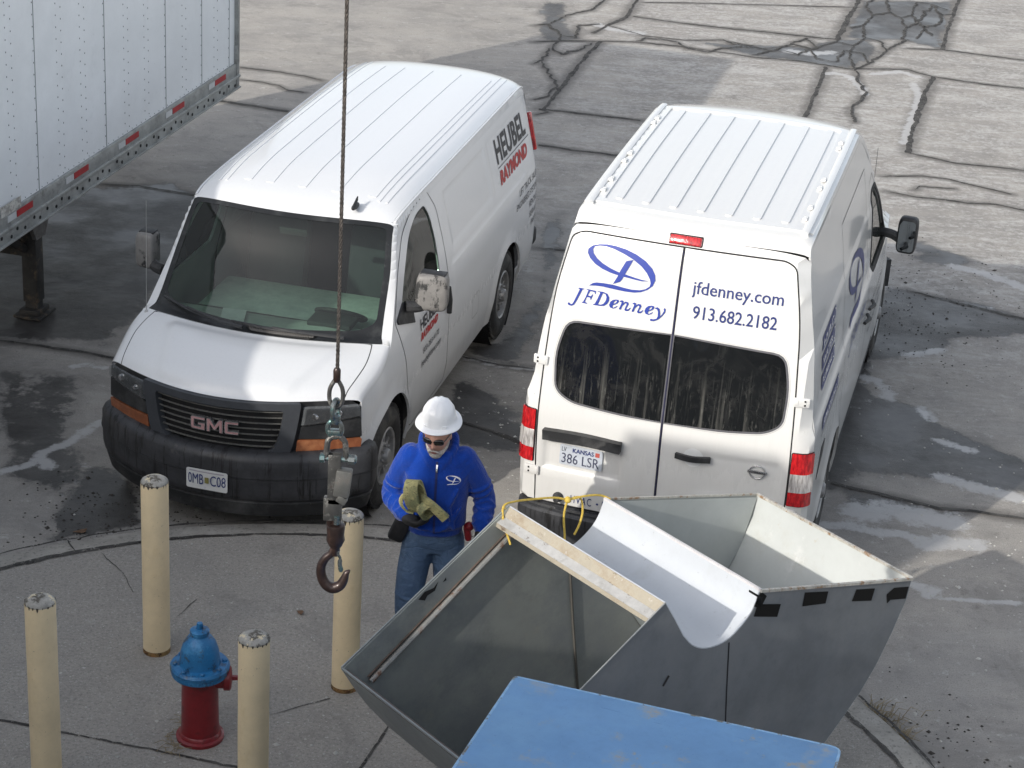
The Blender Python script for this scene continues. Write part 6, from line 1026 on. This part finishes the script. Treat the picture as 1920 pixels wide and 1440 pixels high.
# hoodie
HO = Mat('royal_blue_fleece'); _c = HO.mix(HO.noise(HO.coord(), 5, 6, .6), (.003, .029, .21), (.006, .050, .32)); _c = HO.mix(HO.math('MULTIPLY', HO.ramp(HO.noise(HO.coord(), 160, 3), .5, .7), .25), _c, (.02, .07, .55)); HO.col(_c); HO.set(rough=.95, sheen=.25, spec=.1); HO.bump(HO.math('ADD', HO.noise(HO.coord((1, 1, .6)), 7, 4, .5, 1.6), HO.math('MULTIPLY', HO.noise(HO.coord(), 260, 2), .12)), .8, .030); HO = HO.m
h = MB(); h.add(loft([(0, .015, .985, .160, .120), (0, .015, 1.0, .172, .130), (0, .015, 1.035, .172, .132), (0, .010, 1.055, .192, .150), (0, .005, 1.15, .190, .150), (0, .0, 1.28, .198, .148), (0, .005, 1.40, .205, .138), (0, .01, 1.47, .195, .118), (0, .01, 1.52, .145, .10), (0, .005, 1.555, .095, .085)], 36))
for a in ((shR, elR, wrR), (shL, elL, wrL)):
    A, B_, C_ = (Vector(t) for t in a); d = (C_-B_); h.add(limb([A+Vector((-.02*math.copysign(1, A.x), 0, .0)), A.lerp(B_, .4), B_, B_+d*.45, B_+d*.80, B_+d*.93], [.080, .073, .065, .060, .054, .038]))
    for t, rr_ in ((.15, .067), (.35, .063), (.55, .059), (.72, .056)):
        c = B_+d*t; u_ = d.normalized().orthogonal().normalized(); w_ = d.normalized().cross(u_); h.add(sweep([c+(u_*math.cos(q)+w_*math.sin(q))*rr_+d.normalized()*.012*math.sin(3*q+t*9) for q in np.linspace(0, 2*PI, 18)[:-1]], .010, 6, True))
    for t, rr_ in ((.80, .070), (.66, .072)):
        e = B_-A; c = A+e*t; u_ = e.normalized().orthogonal().normalized(); w_ = e.normalized().cross(u_); h.add(sweep([c+(u_*math.cos(q)+w_*math.sin(q))*rr_ for q in np.linspace(0, 2*PI, 18)[:-1]], .010, 6, True))
h.add(sweep(smoothpts([(0, -.095, 1.445), (.052, -.082, 1.500), (.095, -.02, 1.560), (.095, .06, 1.60), (.05, .115, 1.60), (0, .13, 1.59), (-.05, .115, 1.60), (-.095, .06, 1.60), (-.095, -.02, 1.560), (-.052, -.082, 1.500)], 4, True), .026, 10, True)); h.add(sphere(.11, .07, .10, 20, 12), TR(0, .125, 1.53, rx=R(-15)))
h.add(limb([(-.12, -.145, 1.08), (-.09, -.150, 1.20)], [.014, .012])); h.add(limb([(.12, -.145, 1.08), (.09, -.150, 1.20)], [.014, .012]))
for x0, z0, x1, z1 in ((-.14, 1.30, .02, 1.10), (.14, 1.34, .03, 1.16), (-.05, 1.06, .10, 1.09), (-.15, 1.12, -.02, 1.06), (.16, 1.22, .06, 1.07)):
    h.add(limb([(x0, -.132, z0), ((x0+x1)/2, -.140, (z0+z1)/2-.02), (x1, -.138, z1)], [.008, .017, .008], 8, 4))
ho = fuse(h, 'hoodie', HO, PE, .008, 2, .5)
bv = BVHTree.FromPolygons([v.co for v in ho.data.vertices], [p.vertices for p in ho.data.polygons])
def chest(u, z):
    r = bv.ray_cast(Vector((u, -.6, z)), Vector((0, 1, 0))); return Vector((u, r[0].y if r[0] else -.13, z))
lz = lambda P: [(.105-(y-.4175)*.19, 1.395+(z-2.325)*.20) for y, z in P]
def flatchest(polys, mat, name, off=.004): 
    mb = MB()
    for i, P in enumerate(polys):
        v2, F = cdt([tuple(p) for p in P], [], .012, .012); vs = [chest(a, b_)+Vector((0, -off-i*.0006, 0)) for a, b_ in v2]; fs = []
        for f in F: a, b_, c = (vs[k] for k in f); fs.append(f if (b_-a).cross(c-a).y < 0 else f[::-1])
        mb.add((vs, fs))
    return mb.build(name, mat, PE, 0)
flatchest([lz(LG['loop']), lz(LG['slash'])], M('white_chest_logo', (.75, .76, .80), .8, var=.05), 'chest_logo')
flatchest([[(-.006, 1.50), (-.004, 1.02), (.010, 1.02), (.008, 1.50)]], M('zip_navy', (.004, .012, .10), .6), 'zipper', .003); flatchest([[(-.003, 1.485), (-.003, 1.44), (.007, 1.44), (.007, 1.485)]], CHROME, 'zip_pull', .008)
MB().add(sphere(.045, .03, .035, 14, 8), TR(0, -.050, 1.520)).build('undershirt', M('navy_undershirt', (.01, .012, .02), .9), PE)
# hard hat, sunglasses, beard
HHM = M('white_hard_hat_plastic', (.78, .79, .81), .30, var=.04, vs=4, coat=.3, spots=[(30, .66, .70, (.62, .62, .62))]); HT_ = TR(-.004, -.026, 1.742, rx=R(8), rz=R(-10))
v = []; f = []; seg = 64; rows = [(.138, .160, -.010), (.140, .163, -.005), (.137, .159, .0), (.122, .143, .004), (.108, .127, .010), (.103, .122, .025), (.100, .118, .05), (.093, .109, .080), (.077, .09, .108), (.052, .061, .127), (.022, .027, .137), (.001, .001, .139)]
for rx, ry, z in rows:
    for k in range(seg):
        a = 2*PI*k/seg; x, y = rx*math.cos(a), ry*math.sin(a); zz = z-(.010*(math.cos(2*a) > 0)*math.cos(2*a) if z < .01 else 0)
        if .02 < z < .137:
            for xr in (0, -.034, .034): zz += .0055*math.exp(-((x-xr)/.010)**2)
        v.append((x, y, zz))
for i in range(len(rows)-1):
    for k in range(seg): k2 = (k+1) % seg; f.append((i*seg+k, i*seg+k2, (i+1)*seg+k2, (i+1)*seg+k))
f.append(tuple(range(seg))[::-1]); hh = mk('hard_hat', [tuple(HT_ @ Vector(p)) for p in v], f, HHM, PE, 50)
for s in (1, -1): MB().add(bxv(.030, .010, .018, .004), HT_ @ TR(s*.058, -.104, .018, rz=R(s*25))).build('hat_slot', HHM, hh)
SG = Mat('black_sunglass_lens'); SG.col((.004, .004, .005)); SG.set(rough=.06, coat=1); SG = SG.m; gl = MB()
for s in (1, -1): gl.add(sphere(.032, .010, .0215, 20, 10, .7), HEADM @ TR(s*.034, -.091, .018, rz=R(s*14))); gl.add(sweep([(s*.066, -.080, .024), (s*.080, -.03, .024), (s*.082, .02, .018)], .0035, 6), HEADM)
gl.add(sweep([(-.012, -.100, .024), (.012, -.100, .024)], .004, 6), HEADM); gl.build('sunglasses', SG, PE, 60)
BE = M('grey_white_beard', (.46, .43, .40), .95, var=.22, vs=60, bump=1, bs=160, bd=.006, spots=[(30, .55, .65, (.30, .26, .23))]); be = MB()
be.add(sphere(.042, .034, .036, 22, 14), HEADM @ TR(0, -.066, -.096)); be.add(sphere(.052, .05, .030, 22, 12), HEADM @ TR(0, -.042, -.090))
for s in (1, -1): be.add(limb([(s*.004, -.100, -.051), (s*.022, -.096, -.058), (s*.034, -.084, -.080)], [.007, .008, .009], 8, 4), HEADM); be.add(limb([(s*.040, -.062, -.088), (s*.060, -.030, -.060), (s*.070, -.010, -.020)], [.013, .012, .008], 8, 4), HEADM); be.add(limb([(s*.066, .0, .03), (s*.070, .04, .01), (s*.06, .07, -.01)], [.010, .012, .010], 8, 4), HEADM)
fuse(be, 'beard', BE, PE, .004, 2); MB().add(sphere(.020, .008, .0055, 14, 8), HEADM @ TR(0, -.098, -.066)).build('mouth', M('lips', (.22, .07, .06), .5), PE)
GLV = M('black_work_glove', (.012, .012, .014), .75, var=.3, vs=30, bump=.4, bs=80); g = MB(); g.add(hand(-1, *hR, .75, .004)); w_ = Vector(wrR); d = (w_-Vector(elR)).normalized(); g.add(limb([w_-d*.04, w_, w_+Vector(hR[1]).normalized()*.05], [.036, .036, .040])); fuse(g, 'glove', GLV, PE, .005, 2)
g = MB(); g.add(hand(1, *hL, .35, .004)); w_ = Vector(wrL); d = (w_-Vector(elL)).normalized(); g.add(limb([w_-d*.03, w_, w_+Vector(hL[1]).normalized()*.04], [.034, .034, .036])); fuse(g, 'glove', GLV, PE, .005, 2)
MB().add(bxv(.10, .07, .145, .02), TR(-.215, -.03, .985, ry=R(22))).build('hip_pouch', GLV, PE); MB().add(bxv(.04, .06, .11, .015), TR(.205, -.02, .995, ry=R(-10))).add(sphere(.03, .03, .03, 12, 8), TR(.215, -.03, 1.04)).build('red_tool', M('red_tool_handle', (.22, .01, .015), .5), PE)
# strap
SM_ = M('olive_yellow_webbing', (.36, .33, .15), .85, var=.2, vs=16, bump=.6, bs=180, bd=.004, spots=[(9, .48, .62, (.17, .18, .09)), (40, .56, .64, (.10, .10, .06), (1, 1, 3)), (14, .6, .66, (.46, .42, .20))])
def web(pts, w_, t=.006, up=(1, 0, 0), sub=6): return sweep(smoothpts(pts, sub), 1, prof=[(w_/2, -t), (w_/2, t), (-w_/2, t), (-w_/2, -t)], up=up)
W0 = Vector((-.419, 11.20, .133)); W0 = Vector((-.419, 11.20, .133)); sp_ = MB()
def coil(c, ax, r1, r2, w_, n_, t, a0=0, a1=2*PI, up=(0, 0, 1)):
    ax = Vector(ax).normalized(); e2 = (Vector(up)-ax*ax.dot(Vector(up))).normalized(); e1 = ax.cross(e2)
    for k in range(n_): P = [Vector(c)+e1*(r1-k*.010)*math.cos(a)*(1+.08*math.sin(2*a+k))+e2*(r2-k*.010)*math.sin(a)+ax*.006*math.sin(a*1.5+k*2) for a in np.linspace(a0, a1, 16)]; sp_.add(web(P, w_*(1-.05*k), t, ax, 3))
coil((-.115, -.225, 1.325), (.80, -.42, .22), .052, .100, .095, 3, .0045); coil((-.045, -.275, 1.262), (.55, -.72, -.30), .050, .050, .058, 3, .0045)
sp_.add(web([(-.075, -.235, 1.315), (-.035, -.290, 1.318), (.005, -.305, 1.295), (.045, -.312, 1.262), (.078, -.315, 1.232)], .052, .013, (.35, -.1, .9))); sp_.add(web([(-.13, -.19, 1.33), (-.185, -.20, 1.31), (-.20, -.215, 1.27), (-.17, -.225, 1.225), (-.12, -.23, 1.215)], .045, .006, (.3, -.8, .2)))
so_ = sp_.build('lifting_strap', SM_, None, 40); so_.location = W0; tag(so_, 'coiled olive yellow webbing strap held in the man\'s gloved hand', 'strap')
bpy.context.view_layer.update()
